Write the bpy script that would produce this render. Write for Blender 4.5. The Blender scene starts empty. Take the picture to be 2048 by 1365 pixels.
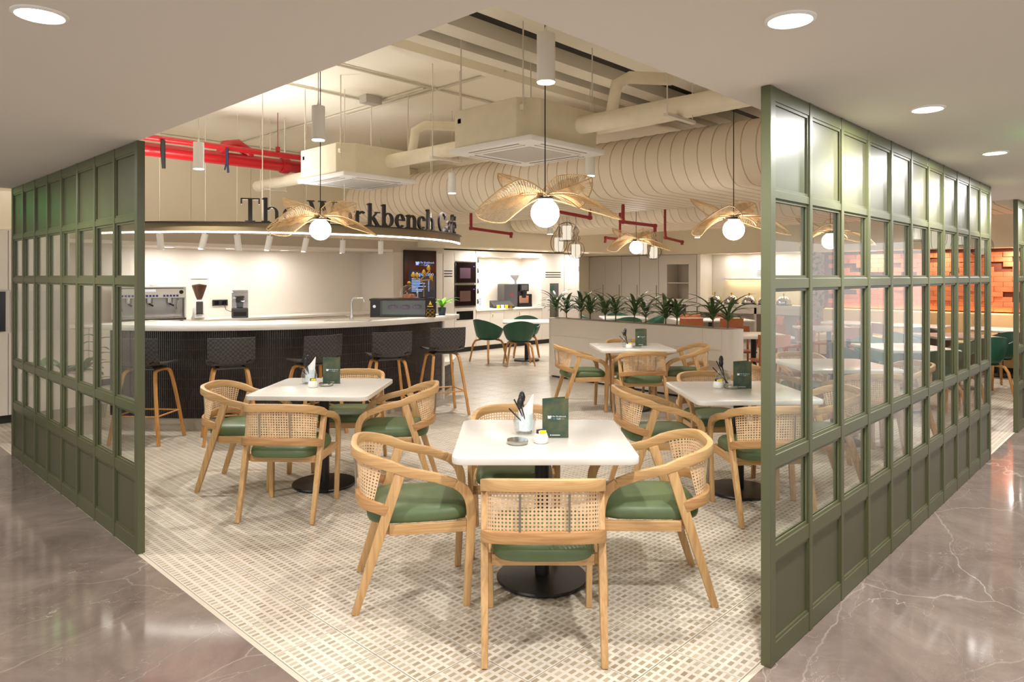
import bpy, bmesh, math, random
from mathutils import Vector, Matrix
random.seed(7)
PI = math.pi
sc = bpy.context.scene
COL = sc.collection

# ------------------------------------------------------------------ camera, world, exposure
F_PX, U0, V0, EYE = 1398.0, 1024.0, 552.0, 1.6
YAW = math.atan(1342 / F_PX)
FW = (math.cos(YAW), math.sin(YAW)); RT = (math.sin(YAW), -math.cos(YAW))
cam_d = bpy.data.cameras.new('camera'); cam = bpy.data.objects.new('camera', cam_d); COL.objects.link(cam)
cam_d.sensor_width = 36; cam_d.lens = F_PX / 2048 * 36; cam_d.shift_y = -(682.5 - V0) / 2048
cam_d.clip_start = 0.05
cam.location = (0, 0, EYE); cam.rotation_euler = (PI / 2, 0, YAW - PI / 2)
sc.camera = cam
wd = bpy.data.worlds.new('world'); sc.world = wd; wd.use_nodes = True
bg = wd.node_tree.nodes['Background']; bg.inputs[0].default_value = (1.0, 0.975, 0.95, 1); bg.inputs[1].default_value = 1.15
vs = sc.view_settings; vs.view_transform = 'Standard'; vs.look = 'None'; vs.gamma = 1.0; vs.use_curve_mapping = False
vs.exposure = 0.32
sc.cycles.adaptive_threshold = 0.025; sc.cycles.max_bounces = 9; sc.cycles.diffuse_bounces = 5; sc.cycles.glossy_bounces = 3; sc.cycles.transparent_max_bounces = 20

def at_z(u, v, z=0.0):
    l = (u - U0) / F_PX; t = (z - EYE) / (-(v - V0) / F_PX)
    return ((FW[0] + RT[0] * l) * t, (FW[1] + RT[1] * l) * t, z)
def at_x(u, v, x):
    l = (u - U0) / F_PX; t = x / (FW[0] + RT[0] * l)
    return (x, (FW[1] + RT[1] * l) * t, EYE - (v - V0) / F_PX * t)
def at_y(u, v, y):
    l = (u - U0) / F_PX; t = y / (FW[1] + RT[1] * l)
    return ((FW[0] + RT[0] * l) * t, y, EYE - (v - V0) / F_PX * t)
def at_d(u, v, d):
    l = (u - U0) / F_PX
    return ((FW[0] + RT[0] * l) * d, (FW[1] + RT[1] * l) * d, EYE - (v - V0) / F_PX * d)

# ------------------------------------------------------------------ materials
MATS = {}
def srgb(r, g, b):
    f = lambda c: (c / 255 / 12.92) if c / 255 <= 0.04045 else ((c / 255 + 0.055) / 1.055) ** 2.4
    return (f(r), f(g), f(b), 1)
def base(name):
    m = bpy.data.materials.new(name); m.use_nodes = True; MATS[name] = m
    return m, m.node_tree.nodes, m.node_tree.links, m.node_tree.nodes['Principled BSDF']
def plain(name, rgb, rough=0.5, metal=0.0, spec=0.5, noise=0.0, scale=8, bump=0.0, bscale=60, coat=0.0):
    m, N, L, P = base(name)
    P.inputs['Base Color'].default_value = srgb(*rgb); P.inputs['Roughness'].default_value = rough
    P.inputs['Metallic'].default_value = metal; P.inputs['Specular IOR Level'].default_value = spec
    P.inputs['Coat Weight'].default_value = coat
    if noise or bump:
        tc = N.new('ShaderNodeTexCoord')
    if noise:
        t = N.new('ShaderNodeTexNoise'); t.inputs['Scale'].default_value = scale; t.inputs['Detail'].default_value = 5
        L.new(tc.outputs['Object'], t.inputs['Vector'])
        r = N.new('ShaderNodeValToRGB'); c = srgb(*rgb)
        r.color_ramp.elements[0].position = 0.3; r.color_ramp.elements[1].position = 0.7
        r.color_ramp.elements[0].color = tuple(x * (1 - noise) for x in c[:3]) + (1,)
        r.color_ramp.elements[1].color = tuple(min(1, x * (1 + noise)) for x in c[:3]) + (1,)
        L.new(t.outputs['Fac'], r.inputs['Fac']); L.new(r.outputs['Color'], P.inputs['Base Color'])
    if bump:
        t2 = N.new('ShaderNodeTexNoise'); t2.inputs['Scale'].default_value = bscale
        L.new(tc.outputs['Object'], t2.inputs['Vector'])
        b = N.new('ShaderNodeBump'); b.inputs['Strength'].default_value = bump; b.inputs['Distance'].default_value = 0.002
        L.new(t2.outputs['Fac'], b.inputs['Height']); L.new(b.outputs['Normal'], P.inputs['Normal'])
    return m
def emit(name, rgb, strength):
    m, N, L, P = base(name)
    P.inputs['Base Color'].default_value = (0.8, 0.8, 0.8, 1) if strength > 1.3 else (0.02, 0.02, 0.02, 1)
    P.inputs['Emission Color'].default_value = srgb(*rgb); P.inputs['Emission Strength'].default_value = strength
    return m
def wood(name, c1, c2, rough=0.42, stretch=(30, 30, 2.2)):
    m, N, L, P = base(name)
    tc = N.new('ShaderNodeTexCoord'); mp = N.new('ShaderNodeMapping'); mp.inputs['Scale'].default_value = stretch
    L.new(tc.outputs['Object'], mp.inputs['Vector'])
    t = N.new('ShaderNodeTexNoise'); t.inputs['Scale'].default_value = 2.2; t.inputs['Detail'].default_value = 6; t.inputs['Distortion'].default_value = 0.6
    L.new(mp.outputs['Vector'], t.inputs['Vector'])
    r = N.new('ShaderNodeValToRGB'); r.color_ramp.elements[0].position = 0.36; r.color_ramp.elements[1].position = 0.62
    r.color_ramp.elements[0].color = srgb(*c2); r.color_ramp.elements[1].color = srgb(*c1)
    L.new(t.outputs['Fac'], r.inputs['Fac']); L.new(r.outputs['Color'], P.inputs['Base Color'])
    P.inputs['Roughness'].default_value = rough
    b = N.new('ShaderNodeBump'); b.inputs['Strength'].default_value = 0.08; b.inputs['Distance'].default_value = 0.001
    L.new(t.outputs['Fac'], b.inputs['Height']); L.new(b.outputs['Normal'], P.inputs['Normal'])
    return m
def thin_glass(name, tint=(0.96, 0.985, 0.97), rough=0.0, refl=1.0):
    m, N, L, P = base(name)
    N.remove(P)
    out = N['Material Output']
    tr = N.new('ShaderNodeBsdfTransparent'); tr.inputs[0].default_value = tint + (1,)
    gl = N.new('ShaderNodeBsdfGlossy'); gl.inputs['Roughness'].default_value = rough; gl.inputs[0].default_value = (1, 1, 1, 1)
    fr = N.new('ShaderNodeFresnel'); ge = N.new('ShaderNodeNewGeometry')
    io = N.new('ShaderNodeMath'); io.operation = 'MULTIPLY_ADD'; io.inputs[1].default_value = 1 / 1.45 - 1.45; io.inputs[2].default_value = 1.45   # same index from both faces of the pane
    L.new(ge.outputs['Backfacing'], io.inputs[0]); L.new(io.outputs[0], fr.inputs[0])
    mu = N.new('ShaderNodeMath'); mu.operation = 'MULTIPLY'; mu.inputs[1].default_value = refl
    mx = N.new('ShaderNodeMixShader')
    L.new(fr.outputs[0], mu.inputs[0]); L.new(mu.outputs[0], mx.inputs[0]); L.new(tr.outputs[0], mx.inputs[1]); L.new(gl.outputs[0], mx.inputs[2])
    L.new(mx.outputs[0], out.inputs['Surface'])
    return m

plain('olive', (80, 82, 54), 0.34, spec=0.5, bump=0.03, bscale=120)
plain('olive_panel', (82, 82, 60), 0.38, spec=0.28)
thin_glass('glass', refl=0.8)
thin_glass('jar_glass', (0.93, 0.96, 0.97), refl=1.6)
plain('ceiling_white', (228, 221, 211), 0.85, bump=0.02, bscale=200)
plain('slab_cream', (248, 242, 226), 0.85, bump=0.05, bscale=40)
plain('wall_cream', (238, 227, 202), 0.75)
plain('wall_warm', (230, 221, 208), 0.6)
plain('laminate', (214, 205, 193), 0.45, noise=0.015, scale=30)
plain('laminate_light', (232, 224, 212), 0.4)
plain('greige', (190, 178, 162), 0.55)
plain('quartz', (240, 234, 224), 0.28, noise=0.02, scale=14)
plain('table_white', (216, 210, 201), 0.25, noise=0.02, scale=10)
plain('table_edge', (226, 214, 197), 0.45)
plain('black_metal', (26, 24, 24), 0.35, spec=0.5)
plain('black_matt', (30, 28, 28), 0.6)
plain('plinth_black', (35, 32, 32), 0.5)
plain('chrome', (205, 205, 205), 0.15, metal=1.0)
plain('steel', (178, 174, 168), 0.28, metal=1.0)
plain('brass', (215, 168, 62), 0.25, metal=1.0)
plain('gold_paint', (206, 160, 52), 0.35, metal=0.5)
wood('ash', (204, 164, 112), (184, 142, 92))
wood('ash_h', (204, 164, 112), (184, 142, 92), 0.42, (2.2, 2.2, 46))
wood('ash_dark', (192, 148, 98), (168, 122, 76), 0.42, (2.2, 2.2, 46))
wood('oak_leg', (205, 150, 86), (184, 127, 66))
plain('cane', (222, 188, 148), 0.6, noise=0.12, scale=40)
plain('cushion', (90, 106, 72), 0.42, spec=0.35, noise=0.04, scale=25, bump=0.05, bscale=500)
plain('shell_green', (38, 84, 62), 0.38)
plain('shell_orange', (176, 104, 62), 0.45, noise=0.08, scale=14)
plain('stool_black', (54, 50, 49), 0.42)
plain('duct', (236, 222, 200), 0.55)
plain('duct_seam', (204, 182, 152), 0.6)
plain('insulation', (240, 230, 206), 0.7, noise=0.03, scale=14, bump=0.5, bscale=22)
plain('unit_cream', (228, 219, 192), 0.7, noise=0.04, scale=9)
plain('white_plastic', (240, 238, 233), 0.4)
plain('grille', (196, 190, 182), 0.6)
plain('red_pipe', (164, 20, 26), 0.3, spec=0.5)
plain('red_dull', (150, 34, 34), 0.5)
plain('navy', (32, 34, 66), 0.5)
plain('rattan', (216, 180, 128), 0.55, noise=0.18, scale=30)
plain('dark_wire', (52, 44, 40), 0.4)
plain('leaf', (84, 108, 64), 0.35, noise=0.35, scale=30)
plain('leaf_bright', (120, 190, 50), 0.35, noise=0.25, scale=20)
plain('leaf_deep', (50, 100, 44), 0.35, noise=0.3, scale=20)
plain('stem', (96, 96, 60), 0.6)
plain('soil', (172, 156, 136), 0.9, noise=0.3, scale=60, bump=0.8, bscale=80)
plain('black_tile', (62, 54, 51), 0.24, noise=0.25, scale=5)
plain('grout_dark', (84, 78, 73), 0.8)
plain('brick', (205, 112, 66), 0.75, noise=0.12, scale=9, bump=0.3, bscale=80)
plain('mortar', (120, 62, 40), 0.9)
plain('bench_tan', (214, 178, 126), 0.5)
plain('paper', (246, 246, 244), 0.7)
plain('print_grey', (120, 118, 116), 0.7)
plain('coffee', (112, 66, 38), 0.5, noise=0.4, scale=90, bump=1.0, bscale=140)
plain('cake', (176, 106, 76), 0.8, noise=0.3, scale=60)
plain('pastry', (150, 110, 140), 0.8, noise=0.4, scale=40)
plain('dark_glass', (24, 18, 17), 0.06, spec=0.8)
plain('screen_black', (10, 10, 12), 0.12)
plain('sign_black', (38, 33, 30), 0.4)
plain('machine_grey', (84, 80, 80), 0.4)
plain('sachet_yellow', (240, 214, 20), 0.5)
plain('sachet_blue', (40, 86, 140), 0.5)
plain('sachet_purple', (66, 36, 52), 0.5)
plain('pot_blue', (60, 74, 84), 0.35)
plain('ceramic', (240, 238, 232), 0.25)
plain('strip', (196, 184, 166), 0.5)
plain('grout', (140, 128, 108), 0.9)
plain('button_blue', (50, 50, 150), 0.4)
plain('cord', (30, 28, 28), 0.6)
plain('cord_white', (222, 214, 198), 0.6)
plain('window_dark', (18, 18, 20), 0.2)
emit('lamp_white', (255, 249, 240), 14)
emit('globe', (255, 250, 243), 18)
emit('led', (255, 248, 236), 12)
emit('led_orange', (255, 160, 50), 4)
emit('led_yellow', (255, 220, 130), 6)
emit('cage_lamp', (255, 240, 214), 0.72)
emit('screen_text', (150, 185, 255), 1.1)
emit('screen_bg', (26, 36, 66), 0.25)
emit('screen_photo', (92, 62, 38), 0.3)
emit('oven_glow', (190, 90, 44), 0.12)
emit('exit_green', (20, 220, 90), 2.4)
emit('indicator', (90, 90, 220), 1.0)
emit('logo_red', (220, 50, 40), 0.5)

def mat_marble():
    m, N, L, P = base('marble')
    tc = N.new('ShaderNodeTexCoord')
    n1 = N.new('ShaderNodeTexNoise'); n1.inputs['Scale'].default_value = 1.6; n1.inputs['Detail'].default_value = 9; n1.inputs['Roughness'].default_value = 0.68; n1.inputs['Distortion'].default_value = 0.7
    L.new(tc.outputs['Object'], n1.inputs['Vector'])
    r1 = N.new('ShaderNodeValToRGB'); e = r1.color_ramp.elements
    e[0].position = 0.3; e[0].color = srgb(98, 85, 78); e[1].position = 0.72; e[1].color = srgb(138, 123, 114)
    L.new(n1.outputs['Fac'], r1.inputs['Fac'])
    col = r1.outputs['Color']
    for sc_, th, br, seed in ((1.3, 0.0035, (196, 184, 174), 0.0), (2.7, 0.0045, (186, 172, 162), 5.0), (0.7, 0.005, (200, 188, 178), 9.0), (5.5, 0.008, (160, 146, 136), 3.0)):
        mp = N.new('ShaderNodeMapping'); mp.inputs['Location'].default_value = (seed, seed * 0.7, 0); mp.inputs['Rotation'].default_value = (0, 0, 0.6 + seed)
        mp.inputs['Scale'].default_value = (1, 1.8, 1)
        L.new(tc.outputs['Object'], mp.inputs['Vector'])
        nz = N.new('ShaderNodeTexNoise'); nz.inputs['Scale'].default_value = sc_ * 1.3; nz.inputs['Detail'].default_value = 6
        L.new(mp.outputs['Vector'], nz.inputs['Vector'])
        ad = N.new('ShaderNodeMixRGB'); ad.blend_type = 'ADD'; ad.inputs[0].default_value = 0.8
        L.new(mp.outputs['Vector'], ad.inputs[1]); L.new(nz.outputs['Color'], ad.inputs[2])
        vo = N.new('ShaderNodeTexVoronoi'); vo.feature = 'DISTANCE_TO_EDGE'; vo.inputs['Scale'].default_value = sc_
        L.new(ad.outputs['Color'], vo.inputs['Vector'])
        rr = N.new('ShaderNodeValToRGB'); rr.color_ramp.elements[0].color = (0.75, 0.75, 0.75, 1); rr.color_ramp.elements[1].color = (0, 0, 0, 1); rr.color_ramp.elements[1].position = th
        L.new(vo.outputs['Distance'], rr.inputs['Fac'])
        brk = N.new('ShaderNodeTexNoise'); brk.inputs['Scale'].default_value = sc_ * 1.1
        L.new(tc.outputs['Object'], brk.inputs['Vector'])
        br2 = N.new('ShaderNodeValToRGB'); br2.color_ramp.elements[0].position = 0.42; br2.color_ramp.elements[1].position = 0.68
        L.new(brk.outputs['Fac'], br2.inputs['Fac'])
        ml = N.new('ShaderNodeMath'); ml.operation = 'MULTIPLY'; L.new(rr.outputs['Color'], ml.inputs[0]); L.new(br2.outputs['Color'], ml.inputs[1])
        mx = N.new('ShaderNodeMixRGB'); mx.inputs[2].default_value = srgb(*br)
        L.new(ml.outputs[0], mx.inputs[0]); L.new(col, mx.inputs[1]); col = mx.outputs['Color']
    L.new(col, P.inputs['Base Color']); P.inputs['Roughness'].default_value = 0.09; P.inputs['Specular IOR Level'].default_value = 0.5
    return m
mat_marble()
TX0, TY0, TS = 1.43, 1.262, 0.3        # tile grid origin and size
def mat_tile():
    m, N, L, P = base('tile')
    g = N.new('ShaderNodeNewGeometry'); sx = N.new('ShaderNodeSeparateXYZ'); L.new(g.outputs['Position'], sx.inputs[0])
    def mth(op, a, b=None):
        n = N.new('ShaderNodeMath'); n.operation = op
        for i, q in enumerate((a, b)):
            if q is None: continue
            if isinstance(q, (int, float)): n.inputs[i].default_value = q
            else: L.new(q, n.inputs[i])
        return n.outputs[0]
    px, py = TS / 6, TS / 9
    ax = mth('DIVIDE', mth('SUBTRACT', sx.outputs['X'], TX0), px); ay = mth('DIVIDE', mth('SUBTRACT', sx.outputs['Y'], TY0), py)
    fx = mth('ABSOLUTE', mth('SUBTRACT', mth('FRACT', ax), 0.5)); fy = mth('ABSOLUTE', mth('SUBTRACT', mth('FRACT', ay), 0.5))
    inx = mth('LESS_THAN', fx, 0.34); iny = mth('LESS_THAN', fy, 0.28); mask = mth('MULTIPLY', inx, iny)
    cb = N.new('ShaderNodeCombineXYZ'); L.new(mth('FLOOR', ax), cb.inputs[0]); L.new(mth('FLOOR', ay), cb.inputs[1])
    wn = N.new('ShaderNodeTexWhiteNoise'); L.new(cb.outputs[0], wn.inputs['Vector'])
    nz = N.new('ShaderNodeTexNoise'); nz.inputs['Scale'].default_value = 2.2; L.new(g.outputs['Position'], nz.inputs['Vector'])
    av = mth('ADD', mth('MULTIPLY', wn.outputs['Value'], 0.45), mth('MULTIPLY', nz.outputs['Fac'], 0.6))
    rp = N.new('ShaderNodeValToRGB'); e = rp.color_ramp.elements
    e[0].position = 0.2; e[0].color = srgb(146, 129, 104); e[1].position = 0.85; e[1].color = srgb(190, 177, 155)
    L.new(av, rp.inputs['Fac'])
    mx = N.new('ShaderNodeMixRGB'); mx.inputs[1].default_value = srgb(206, 197, 183)
    L.new(mask, mx.inputs[0]); L.new(rp.outputs['Color'], mx.inputs[2]); L.new(mx.outputs['Color'], P.inputs['Base Color'])
    P.inputs['Roughness'].default_value = 0.3
    return m
mat_tile()
def mat_floral():
    m, N, L, P = base('floral')
    tc = N.new('ShaderNodeTexCoord')
    n1 = N.new('ShaderNodeTexNoise'); n1.inputs['Scale'].default_value = 4; n1.inputs['Distortion'].default_value = 2.5; n1.inputs['Detail'].default_value = 3
    L.new(tc.outputs['Object'], n1.inputs['Vector'])
    r = N.new('ShaderNodeValToRGB'); e = r.color_ramp.elements
    e[0].position = 0.36; e[0].color = srgb(120, 104, 84); e[1].position = 0.44; e[1].color = srgb(206, 176, 154)
    x = e.new(0.56); x.color = srgb(212, 182, 160); x = e.new(0.62); x.color = srgb(190, 130, 112); x = e.new(0.7); x.color = srgb(214, 186, 166)
    L.new(n1.outputs['Fac'], r.inputs['Fac']); L.new(r.outputs['Color'], P.inputs['Base Color']); P.inputs['Roughness'].default_value = 0.75
mat_floral()
def mat_menu():
    m, N, L, P = base('menu_green')
    tc = N.new('ShaderNodeTexCoord')
    n1 = N.new('ShaderNodeTexNoise'); n1.inputs['Scale'].default_value = 14; n1.inputs['Detail'].default_value = 4
    L.new(tc.outputs['Object'], n1.inputs['Vector'])
    r = N.new('ShaderNodeValToRGB'); e = r.color_ramp.elements
    e[0].position = 0.34; e[0].color = srgb(30, 66, 58); e[1].position = 0.66; e[1].color = srgb(88, 90, 58)
    L.new(n1.outputs['Fac'], r.inputs['Fac']); L.new(r.outputs['Color'], P.inputs['Base Color']); P.inputs['Roughness'].default_value = 0.4
mat_menu()
def mat_weave():
    m, N, L, P = base('stool_weave')
    P.inputs['Base Color'].default_value = srgb(58, 53, 52); P.inputs['Roughness'].default_value = 0.42
    tc = N.new('ShaderNodeTexCoord'); ck = N.new('ShaderNodeTexChecker'); ck.inputs['Scale'].default_value = 46
    L.new(tc.outputs['Object'], ck.inputs['Vector'])
    ck.inputs['Color1'].default_value = srgb(70, 65, 63); ck.inputs['Color2'].default_value = srgb(46, 42, 41); L.new(ck.outputs['Color'], P.inputs['Base Color'])
    b = N.new('ShaderNodeBump'); b.inputs['Strength'].default_value = 0.5; b.inputs['Distance'].default_value = 0.004
    L.new(ck.outputs['Fac'], b.inputs['Height']); L.new(b.outputs['Normal'], P.inputs['Normal'])
mat_weave()

# ------------------------------------------------------------------ mesh building helpers
class MB:
    def __init__(self): self.v = []; self.f = []
    def add(self, vs, fs):
        n = len(self.v); self.v += [tuple(p) for p in vs]; self.f += [tuple(i + n for i in f) for f in fs]; return self
    def box(self, x0, x1, y0, y1, z0, z1):
        return self.add([(x0, y0, z0), (x1, y0, z0), (x1, y1, z0), (x0, y1, z0), (x0, y0, z1), (x1, y0, z1), (x1, y1, z1), (x0, y1, z1)],
                        [(0, 3, 2, 1), (4, 5, 6, 7), (0, 1, 5, 4), (1, 2, 6, 5), (2, 3, 7, 6), (3, 0, 4, 7)])
    def cbox(self, c, s):
        return self.box(c[0] - s[0] / 2, c[0] + s[0] / 2, c[1] - s[1] / 2, c[1] + s[1] / 2, c[2] - s[2] / 2, c[2] + s[2] / 2)
    def frame_for(self, t):
        t = Vector(t).normalized(); a = Vector((0, 0, 1)) if abs(t.z) < 0.95 else Vector((1, 0, 0))
        s = t.cross(a).normalized(); return s, s.cross(t).normalized()
    def tube(self, pts, r, seg=8, cap=True, closed=False):
        pts = [Vector(p) for p in pts]; n = len(pts); rs = r if isinstance(r, (list, tuple)) else [r] * n
        vs = []; s = None
        for i, p in enumerate(pts):
            if closed: t = pts[(i + 1) % n] - pts[i - 1]
            else: t = pts[min(i + 1, n - 1)] - pts[max(i - 1, 0)]
            t.normalize()
            if s is None: s, u = self.frame_for(t)
            else:
                s = (s - t * s.dot(t))
                if s.length < 1e-6: s, u = self.frame_for(t)
                s.normalize(); u = s.cross(t).normalized()
            for k in range(seg):
                a = 2 * PI * k / seg; vs.append(p + (s * math.cos(a) + u * math.sin(a)) * rs[i])
        fs = []
        for i in range(n if closed else n - 1):
            j = (i + 1) % n
            for k in range(seg):
                l = (k + 1) % seg; fs.append((i * seg + k, j * seg + k, j * seg + l, i * seg + l))
        if cap and not closed: fs += [tuple(range(seg - 1, -1, -1))[::-1], tuple((n - 1) * seg + k for k in range(seg))[::-1]]
        return self.add(vs, fs)
    def cyl(self, p0, p1, r, seg=12, r1=None): return self.tube([p0, p1], [r, r if r1 is None else r1], seg)
    def lathe(self, prof, seg=20, c=(0, 0, 0)):
        vs = []; m = len(prof)
        for k in range(seg):
            a = 2 * PI * k / seg
            for (r, z) in prof: vs.append((c[0] + r * math.cos(a), c[1] + r * math.sin(a), c[2] + z))
        fs = []
        for k in range(seg):
            l = (k + 1) % seg
            for i in range(m - 1): fs.append((k * m + i, l * m + i, l * m + i + 1, k * m + i + 1))
        if prof[0][0] > 1e-6: fs.append(tuple(k * m for k in range(seg))[::-1])
        if prof[-1][0] > 1e-6: fs.append(tuple(k * m + m - 1 for k in range(seg)))
        return self.add(vs, fs)
    def prism(self, poly, z0, z1):
        n = len(poly)
        return self.add([(x, y, z0) for x, y in poly] + [(x, y, z1) for x, y in poly],
                        [tuple(range(n))[::-1], tuple(range(n, 2 * n))] + [(i, (i + 1) % n, n + (i + 1) % n, n + i) for i in range(n)])
    def sweep(self, pts, sides, w, h, closed=False):
        """rectangular section: sides[i] = sideways unit vector, w across it, h along the other normal"""
        pts = [Vector(p) for p in pts]; n = len(pts); vs = []
        ws = w if isinstance(w, (list, tuple)) else [w] * n; hs = h if isinstance(h, (list, tuple)) else [h] * n
        for i, p in enumerate(pts):
            t = (pts[min(i + 1, n - 1)] - pts[max(i - 1, 0)]).normalized()
            s = Vector(sides[i]); s = (s - t * s.dot(t)).normalized(); u = s.cross(t).normalized()
            for a, b in ((-1, -1), (1, -1), (1, 1), (-1, 1)): vs.append(p + s * (a * ws[i] / 2) + u * (b * hs[i] / 2))
        fs = [(0, 1, 2, 3), tuple((n - 1) * 4 + k for k in (3, 2, 1, 0))]
        for i in range(n - 1):
            for k in range(4):
                l = (k + 1) % 4; fs.append((i * 4 + k, (i + 1) * 4 + k, (i + 1) * 4 + l, i * 4 + l))
        return self.add(vs, fs)
    def grid(self, fn, nu, nv, thick=0.0):
        """sheet from fn(u,v); with thickness it becomes a closed shell"""
        P = [[Vector(fn(i / nu, j / nv)) for j in range(nv + 1)] for i in range(nu + 1)]
        idx = lambda i, j: i * (nv + 1) + j
        top = [P[i][j] for i in range(nu + 1) for j in range(nv + 1)]
        fs = [(idx(i, j), idx(i + 1, j), idx(i + 1, j + 1), idx(i, j + 1)) for i in range(nu) for j in range(nv)]
        if not thick: return self.add(top, fs)
        nor = []
        for i in range(nu + 1):
            for j in range(nv + 1):
                du = P[min(i + 1, nu)][j] - P[max(i - 1, 0)][j]; dv = P[i][min(j + 1, nv)] - P[i][max(j - 1, 0)]
                k = du.cross(dv); nor.append(k.normalized() if k.length > 1e-9 else Vector((0, 0, 1)))
        m = len(top); bot = [p - q * thick for p, q in zip(top, nor)]
        fs2 = [tuple(m + a for a in f[::-1]) for f in fs]
        rim = [idx(i, 0) for i in range(nu + 1)] + [idx(nu, j) for j in range(1, nv + 1)] + [idx(i, nv) for i in range(nu - 1, -1, -1)] + [idx(0, j) for j in range(nv - 1, 0, -1)]
        fs3 = [(rim[k], m + rim[k], m + rim[(k + 1) % len(rim)], rim[(k + 1) % len(rim)]) for k in range(len(rim))]
        return self.add(top + bot, fs + fs2 + fs3)
    def mesh(self, name, bevel=0.0, bseg=2, smooth=None):
        me = bpy.data.meshes.new(name); me.from_pydata(self.v, [], self.f)
        bm = bmesh.new(); bm.from_mesh(me)
        bmesh.ops.recalc_face_normals(bm, faces=bm.faces)
        if bevel:
            es = [e for e in bm.edges if len(e.link_faces) == 2 and e.calc_face_angle(0) > 0.5]
            bmesh.ops.bevel(bm, geom=es, offset=bevel, segments=bseg, affect='EDGES', profile=0.5)
        bm.to_mesh(me); bm.free()
        if smooth is not None:
            me.polygons.foreach_set('use_smooth', [True] * len(me.polygons)); me.set_sharp_from_angle(angle=math.radians(smooth))
        return me
    def build(self, name, mat, parent=None, loc=(0, 0, 0), rz=0.0, bevel=0.0, bseg=2, smooth=None):
        return put(name, self.mesh(name, bevel, bseg, smooth), mat, parent, loc, rz)
def put(name, me, mat, parent=None, loc=(0, 0, 0), rz=0.0):
    if mat is not None and not me.materials: me.materials.append(MATS[mat])
    o = bpy.data.objects.new(name, me); COL.objects.link(o); o.location = loc; o.rotation_euler = (0, 0, rz)
    if parent is not None: o.parent = parent
    return o
def tag(o, label, cat, group=None):
    o['label'] = label; o['category'] = cat
    if group: o['group'] = group
    return o
def thing(name, label, cat, loc=(0, 0, 0), rz=0.0, group=None):
    o = bpy.data.objects.new(name, None); COL.objects.link(o); o.location = loc; o.rotation_euler = (0, 0, rz); o.empty_display_size = 0.1
    return tag(o, label, cat, group)
def struct(o): o['kind'] = 'structure'; return o
def stuff(o): o['kind'] = 'stuff'; return o
def copy_tree(o, loc, rz, label=None, group=None):
    def rec(s, par):
        c = s.copy(); COL.objects.link(c); c.parent = par
        for ch in s.children: rec(ch, c)
        return c
    r = rec(o, None); r.location = loc; r.rotation_euler = (0, 0, rz)
    if label: r['label'] = label
    if group: r['group'] = group
    return r
def light(kind, name, loc, power, color=(1, 0.975, 0.945), parent=None, size=0.1, spot=None, blend=0.4, rot=(0, 0, 0), sy=None):
    d = bpy.data.lights.new(name, kind); d.energy = power; d.color = color
    if kind == 'SPOT': d.spot_size = math.radians(spot); d.spot_blend = blend; d.shadow_soft_size = size
    elif kind == 'POINT': d.shadow_soft_size = size
    elif kind == 'AREA':
        d.size = size; d.shape = 'DISK'
        if sy: d.shape = 'RECTANGLE'; d.size_y = sy
    o = bpy.data.objects.new(name, d); COL.objects.link(o); o.location = loc; o.rotation_euler = rot
    if parent is not None: o.parent = parent
    return o
def arc(c, r, a0, a1, n): return [(c[0] + r * math.cos(a0 + (a1 - a0) * i / n), c[1] + r * math.sin(a0 + (a1 - a0) * i / n)) for i in range(n + 1)]
def rrect(w, d, r, n=5):
    p = []
    for cx, cy, a in ((w / 2 - r, d / 2 - r, 0), (-w / 2 + r, d / 2 - r, PI / 2), (-w / 2 + r, -d / 2 + r, PI), (w / 2 - r, -d / 2 + r, 1.5 * PI)):
        p += arc((cx, cy), r, a, a + PI / 2, n)
    return p
RAD = math.radians
# ------------------------------------------------------------------ structure
ZC, ZS = 2.38, 3.7                     # corridor ceiling, raw slab
m = MB().prism([(-4, -4), (18, -4), (18, 1.237), (1.405, 1.237), (1.405, 13), (-4, 13)], -0.1, 0.0)
struct(m.build('floor', 'marble'))
cafe = struct(MB().box(1.405, 18, 1.237, 13, -0.1, -0.006).build('floor_cafe', 'grout'))
MB().box(1.405, TX0 - 0.002, 1.237, 13, -0.006, 0).box(TX0 - 0.002, 18, 1.237, TY0 - 0.002, -0.006, 0).build('border_strip', 'strip', cafe)
g = 0.002
tile_me = MB().box(g, TS - g, g, TS - g, -0.006, 0).mesh('tile', bevel=0.0012, bseg=1)
cells = []
for i in range(int((17.2 - TX0) / TS)):
    for j in range(int((12.6 - TY0) / TS)):
        x, y = TX0 + (i + .5) * TS, TY0 + (j + .5) * TS
        D = x * FW[0] + y * FW[1]; l = abs(x * RT[0] + y * RT[1]) / D
        cells.append((D + (100 if l > 0.8 else 0), i, j))
cells.sort()
for D, i, j in cells[:300]: put('tile', tile_me, 'tile', cafe, (TX0 + i * TS, TY0 + j * TS, 0))
m = MB()
for D, i, j in cells[300:]:
    m.box(TX0 + i * TS + g, TX0 + (i + 1) * TS - g, TY0 + j * TS + g, TY0 + (j + 1) * TS - g, -0.006, 0)
stuff(m.build('far_tiles', 'tile', cafe))

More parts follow.
